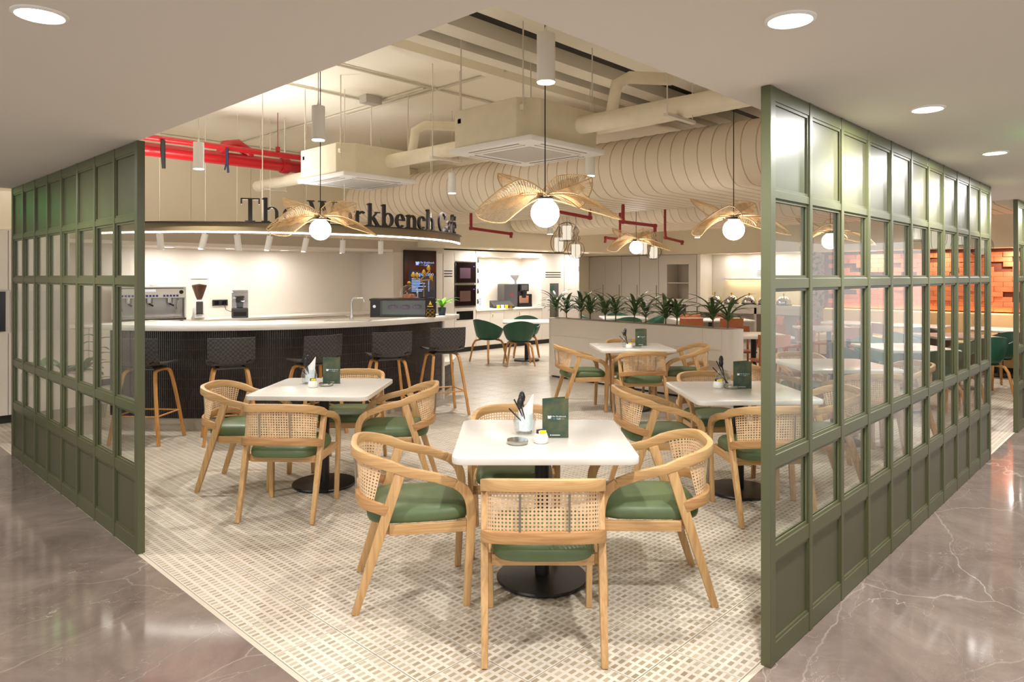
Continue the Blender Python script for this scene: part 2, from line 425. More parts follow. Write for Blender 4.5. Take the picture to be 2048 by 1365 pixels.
# ceilings
struct(MB().prism([(-4, -4), (18, -4), (18, 1.43), (1.418, 1.43), (1.418, 7.56), (-4, 7.56)], ZC, ZS).build('ceiling', 'ceiling_white'))
struct(MB().box(-4, 1.418, 7.56, 13, 2.52, ZS).build('ceiling_lobby', 'ceiling_white'))
slab = struct(MB().box(-4, 18, -4, 13, ZS, ZS + 0.15).build('ceiling_slab', 'slab_cream'))
for y, w, h in ((5.0, 0.10, 0.10), (4.62, 0.16, 0.12), (4.22, 0.2, 0.14), (3.72, 0.2, 0.12), (3.25, 0.2, 0.12), (2.6, 0.2, 0.12)):
    struct(MB().box(1.5, 16, y - w / 2, y + w / 2, ZS - h, ZS - 0.001).build('ceiling_beam', 'slab_cream'))
for y in (4.46, 4.02, 3.5):
    struct(MB().box(1.5, 16, y - 0.05, y + 0.03, ZS - 0.05, ZS - 0.001).build('ceiling_channel', 'black_matt'))

# bar back wall, upper wall with panels, pillar
struct(MB().box(2.0, 8.04, 11.9, 12.3, 0, 2.1).build('wall_back', 'wall_warm'))
up = struct(MB().box(1.42, 9.3, 10.85, 12.3, 2.05, ZS - 0.001).build('wall_upper', 'greige'))  # band below the panels is greige: shade painted into the wall colour
x = 4.67 - 0.94 * 3 - 0.4
while x < 9.2:
    x1 = min(x + 0.94, 9.3)
    MB().box(max(x, 1.43) + 0.0025, x1 - 0.0025, 10.838, 10.8495, 2.27, ZS - 0.01).build('wall_panel', 'wall_cream', up); x += 0.94
MB().box(1.43, 8.02, 10.842, 10.85, 2.052, 2.1).build('cornice_strip', 'laminate_light', up)
pil = struct(MB().box(8.04, 9.27, 10.85, 12.3, 0, 2.05).build('wall_pillar', 'laminate'))
# kitchen wall, bulkhead, right walls
struct(MB().box(9.27, 13.75, 11.55, 12.3, 0, 2.16).build('wall_kitchen', 'wall_warm'))
struct(MB().box(8.62, 16.2, 10.0, 10.849, 2.16, ZS - 0.001).box(9.301, 16.2, 10.849, 12.4, 2.16, ZS - 0.001).build('wall_bulkhead', 'wall_cream'))
struct(MB().box(13.75, 17.5, 12.45, 12.7, 0, ZS - 0.001).build('wall_recess', 'wall_cream'))
struct(MB().box(16.21, 17.5, 4.4, 12.44, 2.16, ZS - 0.001).build('wall_right_bulkhead', 'wall_cream'))
struct(MB().box(16.85, 17.5, 5.4, 12.44, 0, 2.159).build('wall_right', 'wall_warm'))
struct(MB().box(16.0, 16.84, 5.2, 6.18, 0, 2.159).box(16.0, 16.2, 5.2, 6.18, 2.159, ZS - 0.001).build('wall_floral', 'floral'))
struct(MB().box(14.46, 17.5, -1, 5.19, 0, 2.07).build('wall_brick', 'mortar'))
struct(MB().box(13.9, 17.5, -1, 5.19, 2.071, ZS - 0.001).build('wall_over_brick', 'wall_cream'))
wb = bpy.data.objects['wall_brick']
bw, bh = 0.262, 0.086
brick_me = MB().box(-0.035, 0.0, 0.002, bw - 0.002, 0.002, bh - 0.002).mesh('brick', bevel=0.002, bseg=1)
rnd = random.Random(3); row = 0; z = 0.98
while z + bh < 2.075:
    y = 1.3 - (bw / 2 if row % 2 else 0); k = 0
    while y < 4.9:
        if not (2 <= row <= 10 and rnd.random() < 0.13):
            o = put('brick', brick_me, 'brick', wb, (14.455 - rnd.choice((0, 0, 0, 0.018)), y, z))
        y += bw; k += 1
    z += bh; row += 1
struct(MB().box(-4, 1.4, 9.78, 10, 0, 2.519).build('wall_left', 'wall_cream'))

# recessed downlights (trim ring + lens) with a lamp each
def downlight(x, y, z, r, power, label, group, color=(1, 0.98, 0.95)):
    t = thing('downlight', label, 'light', (x, y, z), 0, group)
    MB().lathe([(r * 0.82, -0.001), (r * 0.86, -0.008), (r, -0.004), (r, 0.0)], 24).build('trim_ring', 'white_plastic', t, smooth=40)
    MB().lathe([(0.0, -0.004), (r * 0.83, -0.004), (r * 0.83, -0.001)], 24).build('lens', 'lamp_white', t)
    light('AREA', 'lamp', (0, 0, -0.012), power, color, t, size=r * 1.6)
for (x, y), lab in (((0.528, 2.455), 'round downlight in the corridor ceiling at the upper left corner'),
                    ((2.115, 0.86), 'large round downlight in the corridor ceiling above the right partition'),
                    ((3.688, 0.858), 'round downlight in the corridor ceiling beyond the largest one on the right')):
    downlight(x, y, ZC, 0.075, 34, lab, 'corridor downlights')
for x, y in ((0.53, 5.2), (0.53, 0.0), (5.3, 0.858), (7.0, 0.858), (8.8, 0.858), (10.6, 0.858)):
    downlight(x, y, ZC, 0.075, 30, 'round corridor downlight outside the picture', 'corridor downlights')
for x, lab in ((10.25, 'left'), (11.98, 'middle'), (13.5, 'right')):
    downlight(x, 10.45, 2.16, 0.07, 20, lab + ' of the three downlights in the soffit before the kitchen wall', 'kitchen soffit downlights')

for k, y in enumerate((2.0, 3.1, 4.2)):
    downlight(14.14, y, 2.071, 0.06, 12, 'downlight washing the brick wall, ' + ('nearest the corridor', 'middle one', 'farthest from the corridor')[k], 'brick wall downlights')
# ------------------------------------------------------------------ green glazed partitions
RAILS = [(0, 0.085), (0.42, 0.485), (0.805, 0.86), (1.545, 1.59), (1.92, 1.955), (2.32, ZC)]
def partition(n, length, loc, rz, label):
    t = thing('glazed_partition', label, 'partition', loc, rz)
    d = 0.021; w = 0.034; end = 0.05
    pitch = (length - end) / n
    xs = [end / 2 + i * pitch for i in range(n + 1)]
    for i, x in enumerate(xs):
        ww = end / 2 if i in (0, n) else w / 2
        MB().box(x - ww, x + ww, -d, d, 0, ZC - 0.002).build('mullion', 'olive', t, bevel=0.002, bseg=1)
    for z0, z1 in RAILS:
        MB().box(xs[0] + 0.01, xs[-1] - 0.01, -d + 0.003, d - 0.003, z0 + (0.001 if z0 == 0 else 0), min(z1, ZC - 0.003)).build('rail', 'olive', t, bevel=0.002, bseg=1)
    cache = {}
    for i in range(n):
        x0 = xs[i] + (end / 2 if i == 0 else w / 2); x1 = xs[i + 1] - (end / 2 if i == n - 1 else w / 2)
        for r in range(5):
            z0, z1 = RAILS[r][1], RAILS[r + 1][0]; solid = r in (0, 4)
            key = (round(x1 - x0, 4), r)
            if key not in cache:
                W, H = x1 - x0, z1 - z0; b = 0.012
                q = 0.006 if solid else 0.003
                pm = MB().box(0, W, -q, q, 0, H).mesh('panel' if solid else 'glass_pane')
                bd = MB()
                for s in (-1, 1):
                    ya, yb = (q, q + 0.008) if s > 0 else (-q - 0.008, -q)
                    bd.box(0, b, ya, yb, 0, H).box(W - b, W, ya, yb, 0, H).box(b, W - b, ya, yb, 0, b).box(b, W - b, ya, yb, H - b, H)
                cache[key] = (pm, bd.mesh('glazing_bead'))
            pm, bm_ = cache[key]
            o = put('panel' if solid else 'glass_pane', pm, 'olive_panel' if solid else 'glass', t, (x0, 0, z0))
            put('glazing_bead', bm_, 'olive', o)
    return t
partition(11, 4.53, (2.78, 1.231, 0), 0, 'tall olive green glazed partition on the right, eleven panes wide')
partition(8, 3.205, (1.424, 4.325, 0), PI / 2, 'olive green glazed partition on the left, eight panes wide')
partition(12, 4.9, (8.7, 1.231, 0), 0, 'farther olive green glazed partition cut off by the right picture edge')
# ------------------------------------------------------------------ lettering: hand drawn serif glyphs (cap height 1)
def ringp(cx, cy, rx, ry, wx, wy, a0, a1, n=14):
    out = []
    a0, a1 = RAD(a0), RAD(a1)
    for i in range(n):
        q = []
        for t in (i, i + 1):
            a = a0 + (a1 - a0) * t / n; c, s = math.cos(a), math.sin(a)
            q.append(((cx + rx * c, cy + ry * s), (cx + (rx - wx) * c, cy + (ry - wy) * s)))
        out.append([q[0][0], q[1][0], q[1][1], q[0][1]])
    return out
def R_(x0, x1, y0, y1): return [[(x0, y0), (x1, y0), (x1, y1), (x0, y1)]]
def D_(x0, y0, x1, y1, w): return [[(x0 - w / 2, y0), (x0 + w / 2, y0), (x1 + w / 2, y1), (x1 - w / 2, y1)]]
ST, TH, SF, XH = 0.15, 0.055, 0.05, 0.66
def stem(x, y0, y1, foot=True, flag=True):
    p = R_(x, x + ST, y0, y1)
    if foot: p += R_(x - 0.09, x + ST + 0.09, y0, y0 + SF)
    if flag: p += [[(x - 0.1, y1 - 0.06), (x, y1 - 0.11), (x + ST, y1 - 0.02), (x + ST, y1), (x + 0.03, y1)]]
    return p
def hump(x): return ringp(x + 0.22, XH - 0.27, 0.27, 0.27, 0.14, TH, 150, 0) + R_(x + 0.35, x + 0.49, 0, XH - 0.27) + R_(x + 0.27, x + 0.57, 0, SF)
def glyph(c):
    if c == 'T': return R_(0.04, 0.76, 0.94, 1) + R_(0.32, 0.48, 0, 1) + R_(0.2, 0.6, 0, SF) + [[(0.02, 1), (0.07, 1), (0.07, 0.74), (0.02, 0.74)], [(0.73, 1), (0.78, 1), (0.78, 0.74), (0.73, 0.74)]], 0.8
    if c == 'h': return stem(0.1, 0, 1.04) + hump(0.2), 0.8
    if c == 'n': return stem(0.1, 0, XH) + hump(0.2), 0.8
    if c == 'e' or c == 'é':
        p = ringp(0.31, XH / 2, 0.29, XH / 2, 0.14, TH, 0, 315, 22) + R_(0.1, 0.58, 0.34, 0.34 + TH)
        if c == 'é': p += [[(0.28, 0.76), (0.36, 0.74), (0.52, 0.98), (0.36, 0.98)]]
        return p, 0.64
    if c == 'o': return ringp(0.35, XH / 2, 0.33, XH / 2, 0.14, TH, 0, 360, 24), 0.72
    if c == 'r': return stem(0.1, 0, XH) + ringp(0.4, XH - 0.2, 0.2, 0.2, 0.1, 0.1, 160, 40, 8), 0.6
    if c == 'k': return stem(0.1, 0, 1.04) + D_(0.26, 0.3, 0.56, XH, 0.08) + D_(0.62, 0, 0.34, 0.4, 0.17) + R_(0.46, 0.76, 0, SF) + R_(0.44, 0.7, XH - SF, XH), 0.76
    if c == 'b': return stem(0.06, 0, 1.04, False) + ringp(0.37, XH / 2, 0.31, XH / 2, 0.14, TH, -150, 150, 22), 0.76
    if c == 'p': return stem(0.06, -0.3, XH) + ringp(0.37, XH / 2, 0.31, XH / 2, 0.14, TH, -150, 150, 22), 0.76
    if c == 'c': return ringp(0.33, XH / 2, 0.31, XH / 2, 0.14, TH, 42, 318, 22) + R_(0.46, 0.6, 0.43, 0.56), 0.64
    if c == 'C': return ringp(0.48, 0.5, 0.46, 0.52, 0.17, TH, 42, 318, 26) + R_(0.8, 0.85, 0.66, 1.0) + R_(0.8, 0.85, 0.0, 0.25), 0.94
    if c == 'a': return ringp(0.28, 0.44, 0.22, 0.22, 0.12, TH, 160, 0, 12) + R_(0.38, 0.52, 0, 0.46) + R_(0.5, 0.62, 0, SF) + ringp(0.27, 0.19, 0.25, 0.2, 0.13, TH, 0, 360, 18), 0.64
    if c == 'f': return R_(0.12, 0.27, 0, 0.82) + R_(0.03, 0.38, 0, SF) + R_(0.0, 0.42, XH - TH, XH) + ringp(0.36, 0.82, 0.24, 0.22, 0.13, 0.08, 180, 40, 10), 0.46
    if c == 'u': return R_(0.06, 0.2, 0.22, XH) + ringp(0.3, 0.26, 0.24, 0.26, 0.14, TH, 180, 340, 12) + R_(0.46, 0.6, 0, XH), 0.72
    if c == 'i': return stem(0.1, 0, XH) + ringp(0.175, 0.88, 0.09, 0.09, 0.089, 0.089, 0, 360, 10), 0.38
    if c == 'W': return D_(0.1, 1, 0.4, 0, 0.17) + D_(0.62, 1, 0.4, 0.0, 0.07) + D_(0.6, 1, 0.88, 0, 0.17) + D_(1.14, 1, 0.9, 0.0, 0.07) + R_(-0.04, 0.28, 0.95, 1) + R_(0.44, 0.78, 0.95, 1) + R_(1.0, 1.28, 0.95, 1), 1.26
    return [], 0.34
def flat_text(mb, s, x, y, h, plane, gap=0.04, depth=0.0006):
    """lay glyph polygons in a plane: plane(a,b,d) -> xyz"""
    for ch in s:
        ps, w = glyph(ch)
        for p in ps:
            n = len(p)
            mb.add([plane(x + a * h, y + b * h, 0) for a, b in p] + [plane(x + a * h, y + b * h, depth) for a, b in p],
                   [tuple(range(n)), tuple(range(n, 2 * n))[::-1]] + [(i, (i + 1) % n, n + (i + 1) % n, n + i) for i in range(n)])
        x += (w + gap) * h
    return x
def text_w(s, h, gap=0.04): return sum(glyph(c)[1] + gap for c in s) * h
def mug_logo(mb, x, y, h, plane, depth=0.0006):
    ps = [[(0, 0), (1.15, 0), (1.1, 0.07), (0.05, 0.07)], [(0.25, 0.1), (0.85, 0.1), (1.0, 0.45), (1.0, 0.8), (0.66, 0.8), (0.55, 0.55), (0.44, 0.8), (0.1, 0.8), (0.1, 0.45)]]
    ps += ringp(1.05, 0.55, 0.22, 0.22, 0.08, 0.08, -100, 110, 8)
    for p in ps:
        n = len(p)
        mb.add([plane(x + a * h, y + b * h, 0) for a, b in p] + [plane(x + a * h, y + b * h, depth) for a, b in p],
               [tuple(range(n)), tuple(range(n, 2 * n))[::-1]] + [(i, (i + 1) % n, n + (i + 1) % n, n + i) for i in range(n)])

# ------------------------------------------------------------------ round bar
BC = (4.74, 9.17)
def ring_solid(mb, r0, r1, a0, a1, z0, z1, n=48):
    a0, a1 = RAD(a0), RAD(a1)
    P = arc(BC, r1, a0, a1, n); Q = arc(BC, r0, a0, a1, n)
    vs = [(x, y, z0) for x, y in P] + [(x, y, z0) for x, y in Q] + [(x, y, z1) for x, y in P] + [(x, y, z1) for x, y in Q]
    k = n + 1; fs = []
    for i in range(n):
        fs += [(i, i + 1, k + i + 1, k + i), (2 * k + i, 2 * k + i + 1, 3 * k + i + 1, 3 * k + i), (i, i + 1, 2 * k + i + 1, 2 * k + i), (k + i, k + i + 1, 3 * k + i + 1, 3 * k + i)]
    fs += [(0, k, 3 * k, 2 * k), (n, k + n, 3 * k + n, 2 * k + n)]
    mb.add(vs, fs); return mb
bar = thing('bar_counter', 'curved bar counter clad in dark ribbed tiles with pale stone top', 'bar counter', (BC[0], BC[1], 0))
def inbar(mb, name, mat, **k):
    mb.v = [(x - BC[0], y - BC[1], z) for x, y, z in mb.v]; return mb.build(name, mat, bar, **k)
inbar(ring_solid(MB(), 2.38, 2.52, -158, -62.5, 0.12, 1.04), 'body', 'grout_dark', smooth=30)
inbar(ring_solid(MB(), 2.40, 2.50, -158, -62.5, 0.0, 0.119), 'plinth', 'greige', smooth=30)
inbar(ring_solid(MB(), 2.0, 2.72, -158, -59.5, 1.041, 1.10), 'worktop', 'quartz', bevel=0.004, smooth=30)
inbar(ring_solid(MB(), 2.1, 2.545, -62.4, -61.4, 0.0, 1.04, 2), 'end_panel', 'laminate_light')
def ribs(r, a0, a1, z0, z1, rh, pitch):
    mb = MB(); n = int(RAD(a1 - a0) * r / pitch)
    for i in range(n):
        a = RAD(a0) + (i + 0.5) * (RAD(a1 - a0)) / n; h = 0.42 * pitch / r
        z = z0
        while z < z1 - 0.02:
            zt = min(z + rh - 0.005, z1)
            q = [(r, a - h), (r + 0.008, a - h * 0.55), (r + 0.008, a + h * 0.55), (r, a + h)]
            vs = [(BC[0] + R * math.cos(b), BC[1] + R * math.sin(b), zz) for zz in (z, zt) for R, b in q]
            mb.add(vs, [(0, 1, 5, 4), (1, 2, 6, 5), (2, 3, 7, 6), (4, 5, 6, 7), (0, 3, 2, 1)])
            z += rh
    return mb
stuff(inbar(ribs(2.5205, -158, -62.5, 0.122, 1.04, 0.102, 0.022), 'ribbed_tiles', 'black_tile'))
low = thing('bar_step', 'low curved tiled step with white top at the right end of the bar', 'counter step', (BC[0], BC[1], 0))
def inlow(mb, name, mat, **k):
    mb.v = [(x - BC[0], y - BC[1], z) for x, y, z in mb.v]; return mb.build(name, mat, low, **k)
inlow(ring_solid(MB(), 2.0, 2.50, -61.3, -25, 0.08, 0.42), 'body', 'grout_dark', smooth=30)
inlow(ring_solid(MB(), 2.0, 2.49, -61.3, -25, 0.0, 0.079), 'plinth', 'greige', smooth=30)
inlow(ring_solid(MB(), 2.0, 2.54, -61.3, -25, 0.421, 0.455), 'top', 'quartz', smooth=30)
stuff(inlow(ribs(2.5005, -61.3, -25, 0.082, 0.42, 0.1, 0.022), 'ribbed_tiles', 'black_tile'))

# floating canopy with sign
can = thing('bar_canopy', 'curved bronze canopy band with glowing lower edge above the bar', 'canopy', (BC[0], BC[1], 2.05))
def incan(mb, name, mat, **k):
    mb.v = [(x - BC[0], y - BC[1], z - 2.05) for x, y, z in mb.v]; return mb.build(name, mat, can, **k)
plain('bronze', (128, 112, 84), 0.4, metal=0.3)
incan(ring_solid(MB(), 2.57, 2.60, -160, -44, 2.06, 2.15, 60), 'fascia', 'bronze', smooth=30)
incan(ring_solid(MB(), 2.2, 2.57, -160, -44, 2.075, 2.085, 60), 'soffit_board', 'wall_warm', smooth=30)
incan(ring_solid(MB(), 2.2, 2.625, -160, -43, 2.151, 2.161, 60), 'top_plate', 'sign_black', smooth=30)
incan(ring_solid(MB(), 2.575, 2.603, -160, -44, 2.045, 2.0595, 60), 'light_strip', 'led', smooth=30)
for a0, a1 in ((-158, -118),): incan(ring_solid(MB(), 2.24, 2.28, a0, a1, 2.162, 2.174, 24), 'added_fill_strip', 'led', smooth=30)  # unseen strip added on the canopy top to brighten wall and slab
for k in (-154, -143, -132, -121):
    a = RAD(k); light('AREA', 'lamp', (2.26 * math.cos(a), 2.26 * math.sin(a), 0.135), 10, (1, 0.975, 0.94), can, 0.08, rot=(PI, 0, a), sy=0.6)  # added fill lamps above that strip, washing the upper wall and slab
for a in (-120, -99, -64):
    p = (BC[0] + 2.4 * math.cos(RAD(a)), BC[1] + 2.4 * math.sin(RAD(a)))
    incan(MB().cyl((p[0], p[1], 2.161), (p[0], p[1], ZS - 0.002), 0.005, 6), 'hanging_rod', 'cord_white')
sign = thing('cafe_sign', 'large black serif letters reading The Workbench Café on the canopy', 'sign', (BC[0], BC[1], 2.161))
S = 'The Workbench Café'; H = 0.245; r = 2.595
aa, ab = RAD(-124.6), RAD(-52)
tot = text_w(S, 1.0); a = aa
for ch in S:
    ps, w = glyph(ch); adv = (w + 0.04) / tot * (ab - aa)
    if ps:
        mb = MB(); sx = adv * r / (w + 0.04)
        for p in ps:
            n = len(p); vs = []
            for dep in (0.0, 0.03):
                for gx, gy in p:
                    b = a + gx * sx / r; R = r - 0.03 + dep
                    vs.append((R * math.cos(b), R * math.sin(b), 0.001 + max(gy, 0) * H))
            mb.add(vs, [tuple(range(n)), tuple(range(n, 2 * n))[::-1]] + [(i, (i + 1) % n, n + (i + 1) % n, n + i) for i in range(n)])
        mb.build('letter', 'sign_black', sign)
    a += adv

# track spotlights under the canopy
for i, (x, y) in enumerate(((3.3, 9.36), (3.7, 8.94), (4.08, 8.87), (4.49, 8.78), (5.09, 8.89), (5.75, 9.0), (6.3, 8.82))):
    t = thing('track_spotlight', 'white cylinder spotlight over the bar, number %s from the left' % ('one two three four five six seven'.split()[i]), 'spotlight', (x, y, 2.16), 0, 'bar track spotlights')
    MB().cyl((0, 0, 0), (0, 0, -0.05), 0.008, 8).build('stem', 'white_plastic', t)
    MB().cyl((0, 0, 0), (0, 0, 1.54), 0.004, 6).build('hanging_wire', 'cord_white', t)
    tl = random.Random(i).uniform(-0.06, 0.05); p1 = (tl, 0.03 + tl * 0.4, -0.22)
    MB().cyl((0, 0, -0.03), p1, 0.04, 16).build('housing', 'white_plastic', t, smooth=40)
    MB().cyl((p1[0], p1[1], p1[2] - 0.001), (p1[0], p1[1], p1[2] - 0.004), 0.034, 16).build('lens', 'lamp_white', t)
    light('SPOT', 'lamp', (p1[0], p1[1] + 0.02, p1[2] - 0.02), 11, (1, 0.975, 0.945), t, 0.03, 90, 0.6, (RAD(38), 0, 0))
for x, w in ((4.14, 'left'), (5.1, 'middle'), (6.07, 'right')):
    downlight(x, 11.35, 2.05, 0.07, 9, w + ' downlight in the niche soffit behind the bar', 'bar niche downlights')

# back counter under the bar wall
bk = thing('back_counter', 'pale back counter with drawers along the bar wall', 'counter', (2.3, 11.25, 0))
MB().box(0, 5.72, 0.03, 0.64, 0.1, 0.86).build('carcass', 'laminate', bk)
MB().box(0, 5.72, 0.08, 0.64, 0, 0.099).build('plinth', 'plinth_black', bk)
MB().box(-0.02, 5.73, 0, 0.645, 0.861, 0.90).build('worktop', 'quartz', bk, bevel=0.003)
for i in range(8):
    d = MB().box(0.01 + i * 0.71, 0.70 + i * 0.71, 0.012, 0.029, 0.11, 0.85).build('door', 'laminate', bk)
    MB().box(0.3 + i * 0.71, 0.42 + i * 0.71, -0.01, 0.011, 0.78, 0.79).build('handle', 'steel', d)

# ------------------------------------------------------------------ things on the bar and back counter
def on_bar(u, r_=2.45):
    best = min((abs(_u(BC[0] + r_ * math.cos(RAD(k / 10)), BC[1] + r_ * math.sin(RAD(k / 10))) - u), k / 10) for k in range(-1200, -580))
    return (BC[0] + r_ * math.cos(RAD(best[1])), BC[1] + r_ * math.sin(RAD(best[1])), 1.1)
def _u(x, y): return U0 + F_PX * (x * RT[0] + y * RT[1]) / (x * FW[0] + y * FW[1])
face = YAW - PI / 2           # local -y looks at the camera
e = thing('espresso_machine', 'white and chrome espresso machine on the back counter behind the left partition', 'coffee machine', (3.9, 11.5, 0.9))
e.rotation_euler = (0, 0, RAD(-16)); 
MB().box(-0.5, 0.5, -0.24, 0.24, 0.36, 0.54).build('head', 'white_plastic', e, bevel=0.012)
MB().box(-0.47, 0.47, -0.02, 0.22, 0.06, 0.36).build('back_body', 'steel', e)
MB().box(-0.5, 0.5, -0.26, 0.24, 0.02, 0.06).build('drip_tray', 'chrome', e, bevel=0.005)
MB().box(-0.46, 0.46, -0.25, -0.03, 0.061, 0.075).build('drip_grid', 'steel', e)
for sx in (-1, 1):
    MB().box(sx * 0.49 - 0.012, sx * 0.49 + 0.012, -0.22, 0.2, 0.06, 0.36).build('side_panel', 'white_plastic', e)
    MB().cyl((sx * 0.4, -0.14, 0.36), (sx * 0.36, -0.2, 0.12), 0.008, 8).build('steam_wand', 'chrome', e)
    for yy in (-0.18, 0.18): MB().cyl((sx * 0.44, yy, 0), (sx * 0.44, yy, 0.02), 0.022, 10).build('foot', 'black_matt', e)
MB().box(-0.46, 0.46, -0.245, -0.241, 0.505, 0.515).build('trim_line', 'black_matt', e)
MB().box(-0.08, 0.08, -0.248, -0.241, 0.455, 0.495).build('name_plate', 'chrome', e)
MB().cyl((0.43, -0.241, 0.45), (0.43, -0.25, 0.45), 0.03, 14).build('emblem', 'black_matt', e)
for gx in (-0.28, 0.0, 0.28):
    g_ = MB().cyl((gx, -0.13, 0.36), (gx, -0.13, 0.28), 0.04, 14).build('group_head', 'chrome', e, smooth=40)
    MB().cyl((gx, -0.16, 0.27), (gx + 0.03, -0.34, 0.25), 0.014, 10).build('portafilter', 'black_matt', g_, smooth=40)
    for k in range(5): MB().box(gx - 0.1 + k * 0.045, gx - 0.07 + k * 0.045, -0.246, -0.241, 0.38, 0.41).build('button', 'button_blue', e)
for gx in (-0.35, 0.1):
    MB().lathe([(0.09, 0), (0.1, 0.03), (0.02, 0.06), (0, 0.06)], 14, (gx, 0, 0.541)).build('cup_stack', 'ceramic', e, smooth=50)

q = thing('coffee_grinder', 'white coffee grinder with a hopper full of beans on back counter', 'grinder', (4.63, 11.42, 0.9), RAD(-20))
MB().lathe([(0.12, 0), (0.12, 0.03), (0.105, 0.06), (0.09, 0.26), (0.07, 0.31), (0.0, 0.31)], 24).build('body', 'white_plastic', q, smooth=40)
MB().box(-0.05, 0.05, -0.13, -0.06, 0.1, 0.29).build('doser', 'machine_grey', q, bevel=0.01)
MB().box(-0.055, 0.055, -0.17, -0.09, 0.09, 0.1).build('fork', 'chrome', q)
MB().box(-0.07, 0.07, -0.2, -0.08, 0.031, 0.045).build('tray', 'white_plastic', q)
hp = MB().lathe([(0.04, 0.31), (0.06, 0.36), (0.118, 0.54), (0.122, 0.64)], 24).build('hopper', 'jar_glass', q, smooth=40)
MB().lathe([(0.034, 0.315), (0.055, 0.365), (0.11, 0.53), (0.112, 0.55), (0, 0.57)], 20).build('beans', 'coffee', hp, smooth=30)
MB().lathe([(0.125, 0.64), (0.13, 0.65), (0.0, 0.655)], 24).build('lid', 'machine_grey', hp, smooth=40)

b = thing('blender_machine', 'smoky blender with clear sound cover standing by the socket', 'blender', (5.3, 11.42, 0.9), RAD(-24))
MB().box(-0.13, 0.13, -0.13, 0.13, 0, 0.16).build('base', 'machine_grey', b, bevel=0.012)
MB().box(-0.1, 0.1, -0.135, -0.129, 0.03, 0.1).build('control_panel', 'black_matt', b)
thin_glass('smoke', (0.55, 0.55, 0.58), refl=2.0)
def cov(u, v):
    a = PI * u; return (-0.125 + 0.25 * v, -0.13 * math.cos(a), 0.165 + (0.2 + 0.09 * math.sin(a)) * (1 if 0.02 < u < 0.98 else 0))
MB().grid(lambda u, v: (-0.125 + 0.25 * v, -0.125 * math.cos(PI * u), 0.165 + 0.3 * math.sin(PI * u) ** 0.45), 16, 2).build('sound_cover', 'smoke', b, smooth=60)
for sx in (-1, 1):
    o = MB().prism([(-0.125 * math.cos(PI * k / 16), 0.3 * math.sin(PI * k / 16) ** 0.45) for k in range(17)], 0, 0.003).build('cover_side', 'smoke', b)
    o.rotation_euler = (PI / 2, 0, PI / 2); o.location = (sx * 0.126, 0, 0.165)
MB().lathe([(0.05, 0.165), (0.07, 0.34), (0.075, 0.36), (0, 0.37)], 12).build('jug', 'machine_grey', b, smooth=40)
s = thing('wall_socket', 'black double socket on the wall beside the blender', 'socket', (5.17, 11.888, 1.14))
MB().box(-0.13, 0.13, -0.012, 0.011, -0.05, 0.05).build('plate', 'black_matt', s, bevel=0.003)
MB().box(-0.1, -0.03, -0.022, -0.013, -0.03, 0.03).build('outlet', 'window_dark', s); MB().box(0.03, 0.1, -0.022, -0.013, -0.03, 0.03).build('outlet', 'window_dark', s)
MB().tube([(0.06, -0.02, -0.02), (0.08, -0.05, -0.12), (0.16, -0.06, -0.16), (0.22, -0.06, -0.08)], 0.005, 6).build('plug_cord', 'cord', s, smooth=60)

sk = thing('bar_sink', 'small steel sink set in the bar top below the tap', 'sink', on_bar(697, 2.5), face)
sk.location.z = 1.1005
MB().box(-0.25, 0.25, -0.09, 0.09, 0, 0.002).build('rim', 'steel', sk); MB().box(-0.22, 0.22, -0.07, 0.07, 0.002, 0.003).build('basin', 'grille', sk)
tp = thing('bar_tap', 'tall square-bend chrome tap on the bar top', 'tap', on_bar(703, 2.33), face)
MB().tube([(0, 0, 0), (0, 0, 0.2), (0.012, 0.0, 0.235), (0.03, 0, 0.245), (0.12, 0, 0.245), (0.14, 0, 0.235), (0.145, 0, 0.2)], 0.011, 10).build('spout', 'chrome', tp, smooth=50)
MB().lathe([(0.025, 0), (0.025, 0.01), (0.018, 0.015), (0.018, 0.06), (0, 0.06)], 14).build('base', 'chrome', tp, smooth=40)
MB().cyl((-0.01, 0, 0.045), (-0.075, 0, 0.05), 0.006, 8).build('lever', 'chrome', tp)

PCA = face + 0.12; PCX, PCY, _ = on_bar(802, 2.24)
pc = thing('pastry_case', 'black countertop pastry display case with glass front on bar end', 'display case', (PCX, PCY, 1.1), PCA)
MB().box(-0.36, 0.36, -0.2, 0.2, 0, 0.012).build('base', 'black_metal', pc)
MB().box(-0.37, 0.37, -0.21, 0.21, 0.20, 0.22).build('top', 'black_metal', pc)
MB().box(-0.36, -0.24, -0.2, 0.2, 0.012, 0.20).build('side_panel', 'black_metal', pc)
MB().box(0.34, 0.36, -0.2, 0.2, 0.012, 0.20).build('side_panel', 'black_metal', pc)
MB().box(-0.24, 0.34, -0.2, -0.194, 0.012, 0.20).build('glass_front', 'glass', pc)
MB().box(-0.24, 0.34, 0.19, 0.2, 0.012, 0.20).build('back_panel', 'laminate_light', pc)
MB().box(-0.24, 0.34, -0.17, 0.18, 0.09, 0.095).build('shelf', 'glass', pc)
MB().cyl((-0.31, -0.2, 0.13), (-0.31, -0.208, 0.13), 0.018, 14).build('lock', 'chrome', pc)
for k, xx in enumerate((-0.1, 0.05, 0.2)):
    o = MB().lathe([(0.055, 0), (0.06, 0.03), (0.03, 0.045), (0, 0.045)], 14).build('pastry', 'pastry', None, (0, 0, 0), smooth=40)
    o.location = pc.matrix_basis @ Vector((0, 0, 0)); o.matrix_basis = Matrix.Translation((PCX, PCY, 1.1)) @ Matrix.Rotation(PCA, 4, 'Z') @ Matrix.Translation((xx, 0, 0.0955))
    tag(o, 'iced pastry on the glass shelf of the display case, %s of three' % ('left', 'middle', 'right')[k], 'pastry', 'pastries in the case')
